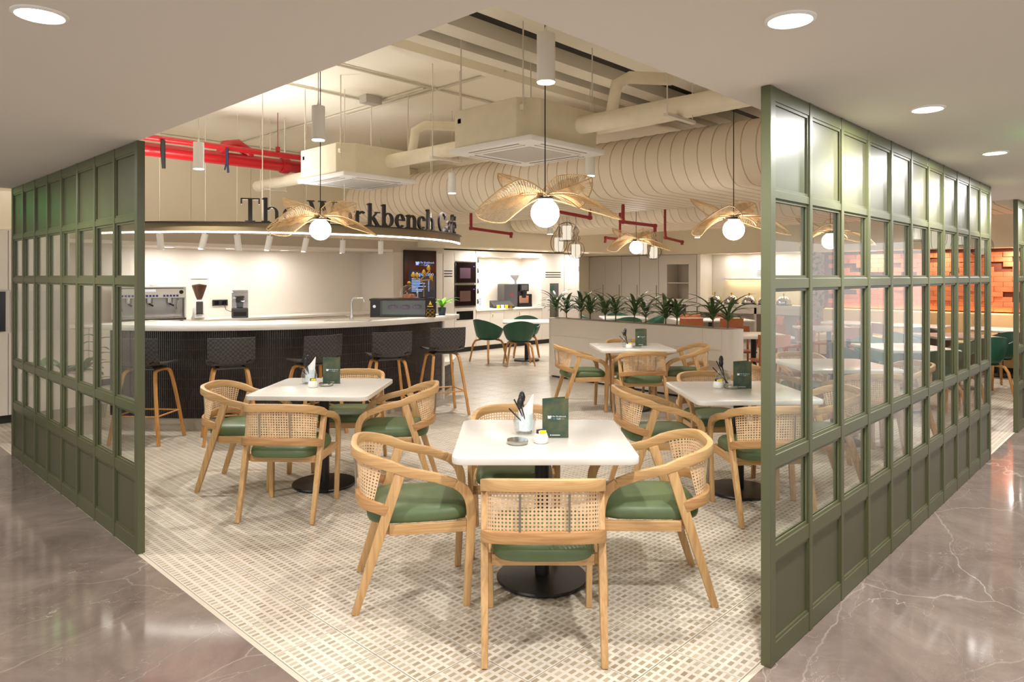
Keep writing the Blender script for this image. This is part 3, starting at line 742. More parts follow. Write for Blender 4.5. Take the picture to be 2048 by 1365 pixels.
def on_case(dx, dy, dz): c, s_ = math.cos(PCA), math.sin(PCA); return (PCX + c * dx - s_ * dy, PCY + s_ * dx + c * dy, 1.1 + dz)
cd = thing('cake_dome', 'glass cake dome with a brass bird knob on the display case', 'cake dome', on_case(0.1, -0.02, 0.2205))
cd.scale = (0.8, 0.8, 0.8)
MB().lathe([(0.15, 0), (0.155, 0.012), (0, 0.014)], 24).build('plate', 'cake', cd, smooth=40)
MB().lathe([(0.14, 0.015), (0.14, 0.1), (0.11, 0.17), (0.05, 0.205), (0, 0.21)], 24).build('dome', 'jar_glass', cd, smooth=60)
MB().lathe([(0.01, 0.21), (0.03, 0.235), (0.025, 0.26), (0, 0.27)], 12).build('knob', 'brass', cd, smooth=60)
MB().lathe([(0.1, 0.0145), (0.1, 0.05), (0.06, 0.07), (0, 0.072)], 16).build('cake', 'cake', cd, smooth=40)
br = thing('bird_branch', 'brown branch ornament carrying five golden birds above the display case', 'ornament', on_case(0.28, 0.1, 0.2205))
br.scale = (0.85, 0.85, 0.85)
MB().cyl((0, 0, 0), (0, 0, 0.012), 0.05, 14).build('base', 'black_matt', br)
MB().tube([(0, 0, 0.01), (0.0, 0, 0.2), (-0.06, 0, 0.27), (-0.2, 0, 0.3)], [0.008, 0.008, 0.009, 0.006], 7).tube([(-0.06, 0, 0.27), (0.05, 0, 0.36), (0.12, 0, 0.42)], [0.009, 0.007, 0.005], 7).tube([(-0.03, 0, 0.26), (0.1, 0, 0.27), (0.17, 0, 0.28)], [0.008, 0.006, 0.004], 7).build('branch', 'ash_dark', br, smooth=60)
for bx, bz in ((-0.2, 0.335), (-0.13, 0.335), (0.0, 0.375), (0.09, 0.44), (0.14, 0.31)):
    MB().lathe([(0, -0.035), (0.022, -0.025), (0.03, 0.0), (0.022, 0.025), (0.012, 0.04), (0, 0.05)], 10).cyl((0, 0, -0.02), (0.035, 0, -0.06), 0.01, 6, 0.004).build('bird', 'gold_paint', br, (bx, 0, bz), smooth=60)
st = thing('award_stand', 'black upright card stand with golden emblem on the bar end', 'card stand', on_bar(861, 2.685), face)
MB().box(-0.062, 0.062, -0.012, 0.012, 0, 0.23).build('board', 'black_matt', st)
m = MB()
for cx, cz in ((-0.026, 0.03), (0.026, 0.03), (-0.026, 0.078), (0.026, 0.078)):
    m.tube([(cx + 0.022 * math.cos(k * PI / 6), -0.0155, cz + 0.02 * math.sin(k * PI / 6)) for k in range(12)], 0.0032, 6, closed=True)
m.build('ring_emblem', 'brass', st, smooth=60)
MB().add([(-0.02, -0.0125, 0.15), (0.02, -0.0125, 0.15), (0.0, -0.0125, 0.2), (-0.02, -0.0145, 0.15), (0.02, -0.0145, 0.15), (0, -0.0145, 0.2)], [(0, 1, 2), (3, 4, 5), (0, 1, 4, 3), (1, 2, 5, 4), (2, 0, 3, 5)]).box(-0.036, 0.036, -0.0145, -0.0125, 0.125, 0.137).build('mark', 'brass', st)
pl = thing('potted_plant', 'bright green leafy plant in a blue-grey pot on the bar end', 'plant', on_bar(884, 2.6))
pl.scale = (0.9, 0.9, 0.9)
MB().lathe([(0.045, 0), (0.055, 0.05), (0.058, 0.11), (0.05, 0.11), (0.048, 0.1), (0, 0.1)], 10).build('pot', 'pot_blue', pl)
def leaf_mesh(name, L, W, droop, up, n=6):
    mb = MB()
    def fn(u, v):
        s_ = (v - 0.5) * 2; w = W * math.sin(PI * min(1, 0.08 + u * 0.92)) ** 0.8
        ang = up - droop * u
        x_ = L * u * math.cos(up - droop * u * 0.5); z_ = L * u * math.sin(up - droop * u * 0.5)
        return (x_, s_ * w / 2, z_ + abs(s_) * w * 0.18)
    return mb.grid(fn, n, 2).mesh(name, smooth=60)
for k in range(8):
    L_ = 0.17 + 0.05 * (k % 3)
    o = put('leaf', leaf_mesh('leaf', L_ * 1.15, 0.06, 1.0 + 0.25 * (k % 3), 1.35 - 0.06 * k), 'leaf_bright', pl, (0, 0, 0.1), k * 2.4 + 0.4)
# ------------------------------------------------------------------ menu screen on the pillar
scr = thing('menu_screen', 'tall black digital menu screen mounted on the pillar beside the bar', 'screen', (8.27, 10.849, 0.8))
W, Hh = 0.80, 1.3
MB().box(0, W, -0.04, 0, 0, Hh).build('frame', 'screen_black', scr, bevel=0.004)
MB().box(0.1, W - 0.03, -0.046, -0.041, 0.02, Hh - 0.1).build('panel', 'screen_bg', scr)
MB().add([(0.1, -0.0465, 0.93), (W - 0.03, -0.0465, 0.8), (W - 0.03, -0.0465, Hh - 0.1), (0.1, -0.0465, Hh - 0.1)], [(0, 1, 2, 3)]).build('picture_top', 'screen_black', scr)
MB().box(0.42, W - 0.05, -0.0468, -0.0462, 0.52, 0.76).build('picture', 'screen_photo', scr)
pln = lambda a, b, d: (a, -0.047 - d, b)
m = MB(); mug_logo(m, 0.26, 1.01, 0.085, pln)
xe = flat_text(m, 'The Workbench', 0.38, 1.045, 0.035, pln); flat_text(m, 'Café', 0.47, 0.995, 0.042, pln)
m.box(0.39, 0.45, -0.0476, -0.047, 1.012, 1.015).box(0.58, 0.64, -0.0476, -0.047, 1.012, 1.015)
flat_text(m, 'Cappuccino', 0.17, 0.80, 0.075, pln)
for k in range(9):
    m.box(0.17, 0.17 + (0.2, 0.22, 0.22, 0.33, 0.2, 0.35, 0.16, 0.3, 0.26)[k], -0.0476, -0.047, 0.735 - k * 0.03, 0.748 - k * 0.03)
    if k: m.box(0.58, 0.61, -0.0476, -0.047, 0.735 - k * 0.03, 0.748 - k * 0.03)
m.build('lettering', 'screen_text', scr)

# ------------------------------------------------------------------ kitchen wall units (front plane y = 10.85)
KY = 10.85
def slots(parent, x0, x1, z):
    for k in range(3): MB().box(x0, x1, -0.004, -0.0005, z + k * 0.055, z + 0.02 + k * 0.055).build('vent_slot', 'black_matt', parent)
def unit(name, label, x0, x1, z1, plinth=True):
    t = thing(name, label, 'cabinet', (x0, KY, 0))
    if plinth: MB().box(0, x1 - x0, 0.06, 0.66, 0, 0.1).build('plinth', 'plinth_black', t)
    return t
c1 = unit('tall_cabinet', 'tall beige cabinet with vent slots left of the two ovens', 9.285, 9.585, 2.1)
MB().box(0, 0.298, 0.02, 0.66, 0.1, 2.13).build('carcass', 'laminate', c1)
d = MB().box(0.003, 0.295, 0, 0.019, 0.105, 2.07).build('door', 'laminate', c1); slots(d, 0.02, 0.24, 1.58)
c2 = unit('oven_housing', 'tall beige cabinet housing two built-in ovens above a dark drawer slot', 9.585, 10.2, 2.1)
MB().box(0, 0.61, 0.02, 0.66, 0.1, 2.13).build('carcass', 'laminate', c2)
MB().box(0.003, 0.607, 0, 0.019, 0.105, 0.66).build('lower_panel', 'laminate', c2); MB().box(0.003, 0.607, 0, 0.019, 0.665, 0.94).build('drawer_panel', 'laminate', c2)
MB().box(0.06, 0.53, -0.003, -0.0005, 0.68, 0.86).build('drawer_slot', 'dark_glass', c2)
MB().box(0.003, 0.607, 0, 0.019, 1.905, 2.07).build('top_panel', 'laminate', c2)
for z0, nm in ((0.965, 'lower'), (1.445, 'upper')):
    o = thing('built_in_oven', nm + ' black glass oven of the pair built into the kitchen wall', 'oven', (9.6, KY - 0.02, z0), 0, 'kitchen ovens')
    MB().box(0, 0.58, 0, 0.035, 0, 0.445).build('door', 'dark_glass', o, bevel=0.012)
    MB().box(0.12, 0.42, -0.0015, -0.0005, 0.1, 0.32).build('window', 'oven_glow' if nm == 'lower' else 'sachet_purple', o)
    MB().box(0.5, 0.54, -0.0015, -0.0005, 0.34, 0.36).build('indicator', 'indicator', o)
    if nm == 'lower': MB().box(0.02, 0.56, -0.006, -0.001, -0.014, -0.001).build('trim', 'steel', o)
bc = unit('base_cabinet', 'row of beige base cabinets under the coffee niche', 10.2, 12.32, 0.85)
MB().box(0, 2.115, 0.02, 0.66, 0.1, 0.84).build('carcass', 'laminate', bc)
for k in range(5):
    d = MB().box(0.003 + k * 0.423, 0.42 + k * 0.423, 0, 0.019, 0.105, 0.835).build('door', 'laminate', bc)
    if k in (1, 3): MB().tube([(0.06 + k * 0.423, -0.001, 0.7), (0.06 + k * 0.423, -0.02, 0.72), (0.06 + k * 0.423, -0.02, 0.76), (0.06 + k * 0.423, -0.001, 0.78)], 0.006, 6).build('handle', 'brass', d)
wt = tag(MB().box(10.2, 12.318, KY - 0.02, 11.5, 0.842, 0.885).build('kitchen_worktop', 'quartz', bevel=0.003), 'white stone worktop in the kitchen coffee niche', 'worktop')
nf = thing('niche_surround', 'pale boxed surround of the lit kitchen coffee niche', 'surround', (10.2, KY, 0.886))
MB().box(0.0, 0.03, 0, 0.64, 0, 1.24).build('side_board', 'laminate_light', nf); MB().box(2.085, 2.115, 0, 0.64, 0, 1.24).build('side_board', 'laminate_light', nf)
MB().box(0.03, 2.085, 0, 0.64, 1.13, 1.24).build('top_board', 'laminate_light', nf); MB().box(0.03, 2.085, 0.62, 0.64, 0, 1.13).build('back_board', 'wall_warm', nf)
for x, w in ((10.74, 'left'), (11.3, 'middle'), (11.89, 'right')): downlight(x, 11.17, 2.015, 0.06, 3.5, w + ' small downlight in the kitchen coffee niche', 'coffee niche downlights', (1, 0.95, 0.88))
for k in range(5):
    o = MB().lathe([(0.035, 0), (0.045, 0.04), (0.03, 0.09), (0.04, 0.1), (0, 0.1)], 10).build('wall_dispenser', 'black_matt', None, (10.27, 10.9 , 1.0 + k * 0.22), smooth=40)
    tag(o, 'small black dispenser at the kitchen niche edge, %s in its column' % ('lowest', 'second lowest', 'middle one', 'second highest', 'topmost')[k], 'dispenser', 'niche dispensers')
cm = thing('bean_coffee_machine', 'dark bean-to-cup coffee machine with hopper in the kitchen niche', 'coffee machine', (11.72, 11.17, 0.886), RAD(-15))
cm.scale = (0.85, 0.85, 0.85)
MB().box(-0.42, 0.0, -0.16, 0.2, 0.0, 0.62).build('milk_cooler', 'machine_grey', cm, bevel=0.008)
MB().box(-0.24, -0.15, -0.1625, -0.1605, 0.3, 0.36).build('red_mark', 'logo_red', cm)
MB().box(0.01, 0.34, -0.1, 0.2, 0.0, 0.62).build('body', 'machine_grey', cm, bevel=0.008)
MB().box(0.06, 0.34, -0.2, -0.1, 0.42, 0.62).build('head', 'black_metal', cm, bevel=0.01)
MB().box(0.1, 0.3, -0.206, -0.201, 0.45, 0.59).build('touchscreen', 'machine_grey', cm)
MB().box(0.04, 0.34, -0.18, -0.1, 0.1, 0.3).build('dispenser_front', 'chrome', cm)
MB().box(0.14, 0.24, -0.21, -0.12, 0.24, 0.42).build('spout', 'black_metal', cm)
MB().box(0.0, 0.4, -0.26, -0.1, 0.0, 0.08).build('drip_tray', 'black_metal', cm)
MB().box(0.36, 0.5, -0.1, 0.12, 0.0, 0.34).build('cup_warmer', 'black_metal', cm)
MB().lathe([(0.035, 0.62), (0.035, 0.7), (0.16, 0.82), (0.17, 0.86), (0.0, 0.862)], 4, (0.06, 0.04, 0)).build('hopper', 'smoke', cm)
tr = thing('condiment_tray', 'black stepped condiment tray with sachets beside the kitchen coffee machine', 'tray', (11.12, 10.98, 0.886), RAD(-20))
o = MB().prism([(-0.13, 0), (0.13, 0), (0.13, 0.16), (-0.13, 0.03)], -0.25, 0.25).build('tray', 'black_matt', tr); o.rotation_euler = (PI / 2, 0, PI / 2)
for k in range(4): MB().box(-0.2 + k * 0.1, -0.13 + k * 0.1, -0.16, -0.14, 0.0, 0.07).build('sachet', ('sachet_yellow', 'paper', 'sachet_yellow', 'brass')[k], tr)
fp = thing('tent_card', 'white printed card standing at the left of the kitchen niche', 'card', (10.43, 10.97, 0.886), RAD(-28))
MB().box(-0.11, 0.11, 0, 0.006, 0, 0.3).build('sheet', 'paper', fp)
for k in range(4): MB().box(-0.02, 0.02, -0.0008, -0.0001, 0.08 + k * 0.04, 0.095 + k * 0.04).build('print_mark', 'print_grey', fp)
c4 = unit('tall_cabinet', 'tall beige cabinet with vent slots and a water dispenser recess', 12.32, 13.16, 2.1)
MB().box(0, 0.835, 0.02, 0.66, 0.1, 2.13).build('carcass', 'laminate', c4)
d = MB().box(0.003, 0.80, 0, 0.019, 0.105, 2.07).build('door', 'laminate', c4); slots(d, 0.12, 0.68, 1.56)
MB().box(0.28, 0.6, -0.004, -0.0005, 0.5, 1.42).build('recess', 'machine_grey', d); MB().cyl((0.36, -0.012, 1.3), (0.36, -0.005, 1.3), 0.07, 14).build('water_button', 'shell_green', d)
MB().box(0.3, 0.42, -0.012, -0.0045, 0.6, 1.12).build('water_column', 'steel', d)
dr = struct(MB().box(13.17, 13.74, KY + 0.02, KY + 0.06, 0, 2.12).build('door_1', 'laminate'))
for z in (1.0, 1.72): MB().box(13.70, 13.735, KY + 0.0, KY + 0.019, z, z + 0.12).build('hinge', 'steel', dr)
# closet and open shelf on the right wall (front plane x = 16.2)
for k, (y0, y1) in enumerate(((11.32, 12.43), (10.72, 11.31), (10.12, 10.71))):
    t = thing('closet', ('wide', 'narrow middle', 'narrow right')[k] + ' full-height beige closet door unit behind the planter', 'closet', (16.2, y0, 0))
    MB().box(0.02, 0.6, 0, y1 - y0, 0, 2.15).build('carcass', 'laminate', t)
    ds = ((0.003, 0.55), (0.556, y1 - y0 - 0.003)) if k == 0 else ((0.003, y1 - y0 - 0.003),)
    for q0, q1 in ds:
        d = MB().box(0, 0.019, q0, q1, 0.06, 2.145).build('door', 'laminate', t)
        hy = q0 + 0.05 if (k == 1 or q0 > 0.3) is False else q0 + 0.06
        MB().box(-0.02, -0.001, hy, hy + 0.015, 0.75, 1.35).build('handle', 'steel', d)
sh = thing('open_shelf_unit', 'beige open shelf unit with two empty compartments left of the buffet', 'shelf unit', (16.2, 9.0, 0))
MB().box(0, 0.6, 0.0, 0.22, 0, 2.15).build('side_board', 'laminate', sh); MB().box(0, 0.6, 0.86, 1.11, 0, 2.15).build('side_board', 'laminate', sh)
MB().box(0, 0.6, 0.22, 0.86, 1.9, 2.15).build('top_board', 'laminate', sh); MB().box(0.0, 0.6, 0.22, 0.86, 0.94, 0.99).build('shelf', 'laminate_light', sh)
MB().box(0.05, 0.6, 0.22, 0.86, 1.4, 1.42).build('shelf', 'laminate_light', sh); MB().box(0.56, 0.6, 0.22, 0.86, 0.99, 1.9).build('back_board', 'greige', sh)
MB().box(0.0, 0.6, 0.22, 0.86, 0, 0.939).build('base_box', 'laminate', sh); MB().box(-0.003, -0.0005, 0.3, 0.8, 0.62, 0.86).build('dark_slot', 'dark_glass', sh)
# buffet niche
bf = thing('buffet_counter', 'long pale buffet counter in the lit wall niche', 'counter', (16.2, 6.2, 0))
MB().box(-0.02, 0.64, 0, 2.79, 0.83, 0.90).build('worktop', 'quartz', bf)
for y in (0.02, 1.2, 2.7): MB().box(0, 0.62, y, y + 0.06, 0, 0.829).build('leg_panel', 'laminate', bf)
MB().box(0.6, 0.63, 0.08, 2.7, 0, 0.829).build('back_board', 'laminate', bf)
MB().box(0.0, 0.03, 0.08, 2.7, 0.68, 0.829).build('apron', 'laminate_light', bf)
MB().box(16.22, 16.84, 8.9, 8.99, 0.901, 2.158).build('side_board', 'laminate_light', bpy.data.objects['wall_right'])
ws = thing('wall_shelf', 'white floating shelf with a lit underside above the silver cloches', 'shelf', (16.62, 6.2, 1.49))
MB().box(0, 0.22, 0, 2.3, 0, 0.04).build('board', 'white_plastic', ws); MB().box(0.16, 0.19, 0.02, 2.28, -0.006, -0.001).build('light_strip', 'led_yellow', ws)
light('AREA', 'lamp', (0.14, 1.15, -0.02), 3, (1, 0.78, 0.4), ws, 0.08, sy=2.1)
for k, y in enumerate((7.55, 7.25)):
    t = thing('notice_card', ('left', 'right')[k] + ' of the two white cards leaning on the floating shelf', 'card', (16.7, y, 1.531), RAD(-90))
    MB().box(-0.12, 0.12, 0, 0.012, 0, 0.28).build('board', 'paper', t)
    for q in range(5): MB().box(-0.06, 0.06 - 0.02 * (q % 2), -0.001, -0.0002, 0.06 + q * 0.035, 0.066 + q * 0.035).build('print_line', 'print_grey', t)
for k, y in enumerate((8.6, 8.15, 7.69, 7.27, 6.83)):
    t = thing('serving_cloche', 'silver serving cloche with gold knob on the buffet, %s from the left' % 'first second third fourth fifth'.split()[k], 'cloche', (16.42, y, 0.901), 0, 'silver cloches')
    MB().lathe([(0.18, 0), (0.19, 0.02), (0, 0.025)], 24).build('base', 'black_metal', t, smooth=40)
    MB().lathe([(0.165, 0.026), (0.17, 0.09), (0.14, 0.16), (0.08, 0.205), (0, 0.215)], 24).build('dome', 'chrome', t, smooth=60)
    MB().lathe([(0.008, 0.214), (0.01, 0.24), (0.022, 0.26), (0.02, 0.28), (0, 0.288)], 12).build('knob', 'brass', t, smooth=60)
for k, y in enumerate((8.3, 7.7, 7.1, 6.5)):
    downlight(16.55, y, 2.158, 0.06, 3, 'small downlight in the buffet niche, %s from the left' % 'first second third fourth'.split()[k], 'buffet niche downlights')
# bench along brick wall with glowing ledge
bn = thing('wall_bench', 'tan upholstered bench along the brick wall', 'bench', (13.8, 1.45, 0))
MB().box(0.0, 0.56, 0, 3.7, 0.1, 0.4).build('base', 'bench_tan', bn); MB().box(0.05, 0.56, 0, 3.7, 0, 0.099).build('plinth', 'plinth_black', bn)
MB().box(-0.02, 0.5, 0, 3.7, 0.401, 0.48).build('seat', 'bench_tan', bn, bevel=0.02); MB().box(0.46, 0.56, 0, 3.7, 0.481, 0.95).build('backrest', 'bench_tan', bn, bevel=0.015)
MB().box(0.575, 0.605, 0, 3.7, 0.93, 0.955).build('light_strip', 'led_orange', bn)
light('AREA', 'lamp', (0.58, 1.85, 0.975), 5, (1, 0.42, 0.08), bn, 0.04, rot=(PI, 0, 0), sy=3.6)
# left lobby cabinets
lc = thing('lobby_cabinet', 'beige wall cabinets with a dark niche at the far left', 'cabinet', (-1.2, 9.16, 0))
MB().box(0, 3.46, 0.02, 0.6, 0.09, 2.1).build('carcass', 'laminate', lc); MB().box(0, 3.46, 0.05, 0.6, 0, 0.089).build('plinth', 'plinth_black', lc)
for k in range(6):
    x0 = 0.003 + k * 0.576; x1 = x0 + 0.57
    if k in (4, 5):
        MB().box(x0, x1, 0, 0.019, 0.095, 0.98).build('door', 'laminate', lc); MB().box(x0, x1, 0, 0.019, 1.45, 2.09).build('door', 'laminate', lc)
        MB().box(x0 + 0.02, x1 - 0.02, 0.005, 0.019, 1.0, 1.43).build('niche', 'window_dark' if k == 4 else 'grille', lc)
    else: MB().box(x0, x1, 0, 0.019, 0.095, 2.09).build('door', 'laminate', lc)
struct(MB().box(-4, 2.26, 9.1801, 9.77, 2.101, 2.519).build('wall_lobby', 'wall_cream'))
lp = thing('planter_box', 'beige box planter with leafy plant behind the left partition', 'planter', (1.62, 7.95, 0))
MB().box(0.0, 0.62, 0, 0.34, 0, 0.62).build('box', 'greige', lp); MB().box(0.02, 0.6, 0.02, 0.32, 0.621, 0.63).build('soil', 'soil', lp)
for k in range(18):
    put('leaf', leaf_mesh('leaf', 0.2 + 0.03 * (k % 4), 0.07, 1.2, 1.3 - 0.05 * k), 'leaf_deep', lp, (0.12 + 0.2 * (k % 3), 0.17, 0.63), k * 2.4)
fl = thing('slender_plant', 'slender dark plant in a white pot seen through the left partition', 'plant', (2.45, 8.9, 0))
MB().lathe([(0.1, 0), (0.14, 0.26), (0.13, 0.26), (0.12, 0.22), (0, 0.22)], 16).build('pot', 'ceramic', fl, smooth=40)
MB().tube([(0, 0, 0.2), (0.02, 0, 0.6), (0, 0.02, 0.95)], 0.008, 6).build('stem', 'stem', fl)
for k in range(16): put('leaf', leaf_mesh('leaf', 0.2, 0.05, 1.3, 0.7), 'leaf_deep', fl, (0.01, 0.01, 0.4 + 0.035 * k), k * 2.4)

# ------------------------------------------------------------------ planter with dracaenas in front of the far seating
PA, PB = (8.42, 7.36), (8.08, 3.98)
pd = math.atan2(PB[1] - PA[1], PB[0] - PA[0]); plen = math.hypot(PB[0] - PA[0], PB[1] - PA[1])
pt = thing('planter_wall', 'long pale planter divider with rounded ends behind the dining tables', 'planter', (PA[0], PA[1], 0), pd)
MB().prism(arc((0.17, 0.17), 0.17, PI * 1.5, PI / 2, 1)[:0] + [(0.17 + 0.17 * math.cos(a_), 0.17 + 0.17 * math.sin(a_)) for a_ in [RAD(90 + 18 * k) for k in range(11)]] + [(plen - 0.17 + 0.17 * math.cos(a_), 0.17 + 0.17 * math.sin(a_)) for a_ in [RAD(-90 + 18 * k) for k in range(11)]], 0.03, 0.93).build('body', 'laminate', pt, smooth=40)
MB().box(0.15, plen - 0.15, 0.02, 0.32, 0, 0.029).build('plinth', 'plinth_black', pt)
MB().box(0.1, plen - 0.1, 0.03, 0.31, 0.9305, 0.932).build('soil', 'soil', pt)
for x0, x1, z0, z1 in ((0.17, plen - 0.45, 0.04, 0.66), (0.17, plen - 0.45, 0.668, 0.92), (plen - 0.442, plen - 0.17, 0.04, 0.66), (plen - 0.442, plen - 0.17, 0.668, 0.92)):
    MB().box(x0, x1, -0.006, -0.0005, z0, z1).build('facing_panel', 'laminate', pt)
lf = [leaf_mesh('leaf', 0.44, 0.052, 1.5, 1.45, 8), leaf_mesh('leaf', 0.46, 0.05, 1.7, 1.2, 8), leaf_mesh('leaf', 0.4, 0.048, 1.5, 0.85, 8)]
us = (1112, 1133, 1162, 1180, 1211, 1232, 1270, 1291, 1331, 1353, 1427, 1456)
for k, u in enumerate(us):
    # along the planter centre line
    best = min((abs(_u(PA[0] + math.cos(pd) * s_ * plen / 200 + math.sin(pd) * -0.17, PA[1] + math.sin(pd) * s_ * plen / 200 + math.cos(pd) * 0.17) - u), s_) for s_ in range(5, 196))[1]
    px, py = PA[0] + math.cos(pd) * best * plen / 200 - math.sin(pd) * 0.17, PA[1] + math.sin(pd) * best * plen / 200 + math.cos(pd) * 0.17
    t = thing('dracaena_plant', 'dark green dracaena in the planter divider, %s from the left' % 'first second third fourth fifth sixth seventh eighth ninth tenth eleventh twelfth'.split()[k], 'plant', (px, py, 0.937), k * 1.3, 'dracaenas in the planter')
    rr = random.Random(k); hs = rr.uniform(0.10, 0.17)
    MB().tube([(0, 0, -0.0005), (0.004, 0, hs)], [0.011, 0.008], 6).build('stem', 'stem', t)
    for q in range(18):
        o = put('leaf', lf[0 if q > 12 else (1 if q > 6 else 2)], 'leaf', t, (0, 0, hs * (0.55 + 0.45 * q / 17)), q * 2.4 + rr.uniform(-.3, .3))
        sc_ = rr.uniform(0.75, 1.1); o.scale = (sc_, sc_, sc_)
# ------------------------------------------------------------------ cane-back armchair (faces local +y)
def bez(p, n):
    """smooth Catmull-Rom through points"""
    p = [Vector(q) for q in p]; out = []
    for i in range(len(p) - 1):
        a, b, c, d = p[max(i - 1, 0)], p[i], p[i + 1], p[min(i + 2, len(p) - 1)]
        for k in range(n):
            t = k / n
            out.append(0.5 * ((2 * b) + (c - a) * t + (2 * a - 5 * b + 4 * c - d) * t * t + (3 * b - a - 3 * c + d) * t ** 3))
    out.append(p[-1]); return out
def back_arc(t, w, yb, yf):
    """plan curve of the back: t in 0..1, from (-w,yf) round (0,yb) to (w,yf); super-ellipse"""
    a = PI * (1 - t); c, s_ = math.cos(a), math.sin(a); e_ = 0.62
    return (w * (abs(c) ** e_) * (1 if c > 0 else -1), yf + (yb - yf) * abs(s_) ** e_)
def make_chair():
    t = thing('cane_armchair', 'x', 'chair')
    t.scale = (0.96, 1, 1)
    # top rail with arms: from one front end round the back to the other
    pts = []; sides = []; n = 22
    for k in range(n + 1):
        x, y = back_arc(k / n, 0.268, -0.29, -0.04); f = (y + 0.04) / -0.25
        pts.append((x, y, 0.668 + 0.082 * max(0, f) ** 0.8))
    L_ = [(-0.262, 0.2, 0.598), (-0.267, 0.1, 0.635)] + pts + [(0.267, 0.1, 0.635), (0.262, 0.2, 0.598)]
    for i, p in enumerate(L_):
        q0 = Vector(L_[max(i - 1, 0)]); q1 = Vector(L_[min(i + 1, len(L_) - 1)]); tt = (q1 - q0).normalized()
        sides.append(tt.cross(Vector((0, 0, 1))))
    hs = [0.044] * 3 + [0.05] * (len(L_) - 6) + [0.044] * 3
    MB().sweep(L_, sides, 0.03, hs).build('top_rail', 'ash_h', t, bevel=0.004, smooth=35)
    for s_ in (-1, 1):
        # front leg: bends down out of the arm
        c = bez([(s_ * 0.262, 0.199, 0.5985), (s_ * 0.259, 0.243, 0.565), (s_ * 0.256, 0.27, 0.51), (s_ * 0.254, 0.277, 0.42), (s_ * 0.25, 0.265, 0.2), (s_ * 0.247, 0.255, 0.0)], 6)
        wv = [0.03] * len(c); hv = [0.044 + 0.004 * min(1, i / 6) - 0.014 * max(0, (i - 12) / 18) for i in range(len(c))]
        MB().sweep(c, [(1, 0, 0)] * len(c), wv, hv).build('leg', 'ash', t, bevel=0.004, smooth=35)
        # rear leg: slants from under the arm back to the floor
        MB().sweep([(s_ * 0.263, -0.065, 0.655), (s_ * 0.259, -0.17, 0.33), (s_ * 0.255, -0.275, 0.0)], [(1, 0, 0)] * 3, [0.032, 0.034, 0.028], [0.05, 0.046, 0.034]).build('leg', 'ash', t, bevel=0.004, smooth=35)
        MB().sweep([(s_ * 0.242, -0.115, 0.385), (s_ * 0.242, 0.255, 0.385)], [(1, 0, 0)] * 2, 0.022, 0.05).build('seat_rail', 'ash_h', t, bevel=0.003)
        MB().cyl((s_ * 0.105, -0.272, 0.53), (s_ * 0.105, -0.284, 0.71), 0.005, 8).build('steel_rod', 'steel', t)
    MB().box(-0.23, 0.23, -0.135, -0.112, 0.36, 0.41).build('seat_rail', 'ash_h', t, bevel=0.003)
    MB().box(-0.23, 0.23, 0.235, 0.257, 0.36, 0.41).build('seat_rail', 'ash_h', t, bevel=0.003)
    pts = []
    for k in range(17):
        x, y = back_arc(k / 16, 0.268, -0.27, -0.125); pts.append((x, y, 0.485 + 0.045 * max(0, (y + 0.125) / -0.145) ** 0.8))
    sides = []
    for i in range(17):
        tt = (Vector(pts[min(i + 1, 16)]) - Vector(pts[max(i - 1, 0)])).normalized(); sides.append(tt.cross(Vector((0, 0, 1))))
    MB().sweep(pts, sides, 0.024, 0.05).build('lower_rail', 'ash_dark', t, bevel=0.003, smooth=35)
    # cane panel: woven sheet with real octagonal holes
    def fn(u, v):
        tt_ = 0.09 + 0.82 * u
        x0, y0 = back_arc(tt_, 0.256, -0.262, -0.125); x1, y1 = back_arc(tt_, 0.256, -0.278, -0.04)
        f0 = max(0, (y0 + 0.125) / -0.145) ** 0.8; f1 = max(0, (y1 + 0.04) / -0.25) ** 0.8; za, zb = 0.505 + 0.045 * f0, 0.648 + 0.082 * f1
        return Vector((x0 + (x1 - x0) * v, y0 + (y1 - y0) * v, za + (zb - za) * v))
    NU, NV = 34, 11; mb = MB()
    # arc-length reparametrisation
    raw = [fn(k / 400, 0.5) for k in range(401)]; cum = [0]
    for k in range(400): cum.append(cum[-1] + (raw[k + 1] - raw[k]).length)
    def inv(s_):
        s_ *= cum[-1]; lo, hi = 0, 400
        while hi - lo > 1:
            md = (lo + hi) // 2
            if cum[md] < s_: lo = md
            else: hi = md
        d_ = cum[hi] - cum[lo]; return (lo + ((s_ - cum[lo]) / d_ if d_ else 0)) / 400
    uu = [inv(k / (NU * 4)) for k in range(NU * 4 + 1)]
    P_ = lambda i4, j4: fn(uu[i4], j4 / (NV * 4))
    for i in range(NU):
        for j in range(NV):
            a, b = i * 4, j * 4
            o8 = [P_(a, b), P_(a + 2, b), P_(a + 4, b), P_(a + 4, b + 2), P_(a + 4, b + 4), P_(a + 2, b + 4), P_(a, b + 4), P_(a, b + 2)]
            cc = fn((uu[a] + uu[a + 4]) / 2, (b + 2) / (NV * 4))
            i8 = [cc + (p - cc) * (0.40 if k % 2 == 0 else 0.56) for k, p in enumerate(o8)]
            mb.add(o8 + i8, [(k, (k + 1) % 8, 8 + (k + 1) % 8, 8 + k) for k in range(8)])
    cp = mb.build('cane_panel', 'cane', t)
    # cushion
    def cush(u, v):
        a = 2 * PI * u
        c, s_ = math.cos(a), math.sin(a); e_ = 0.45
        X = 0.228 * abs(c) ** e_ * (1 if c > 0 else -1); Y = 0.05 + (0.225 if s_ > 0 else 0.27) * abs(s_) ** e_ * (1 if s_ > 0 else -1)
        k = (1.0, 1.02, 1.03, 1.0, 0.93, 0.7, 0.35, 0.0)[int(round(v * 7))]; z = (0.411, 0.42, 0.44, 0.462, 0.477, 0.487, 0.492, 0.494)[int(round(v * 7))]
        return (X * k, 0.03 + (Y - 0.03) * k, z)
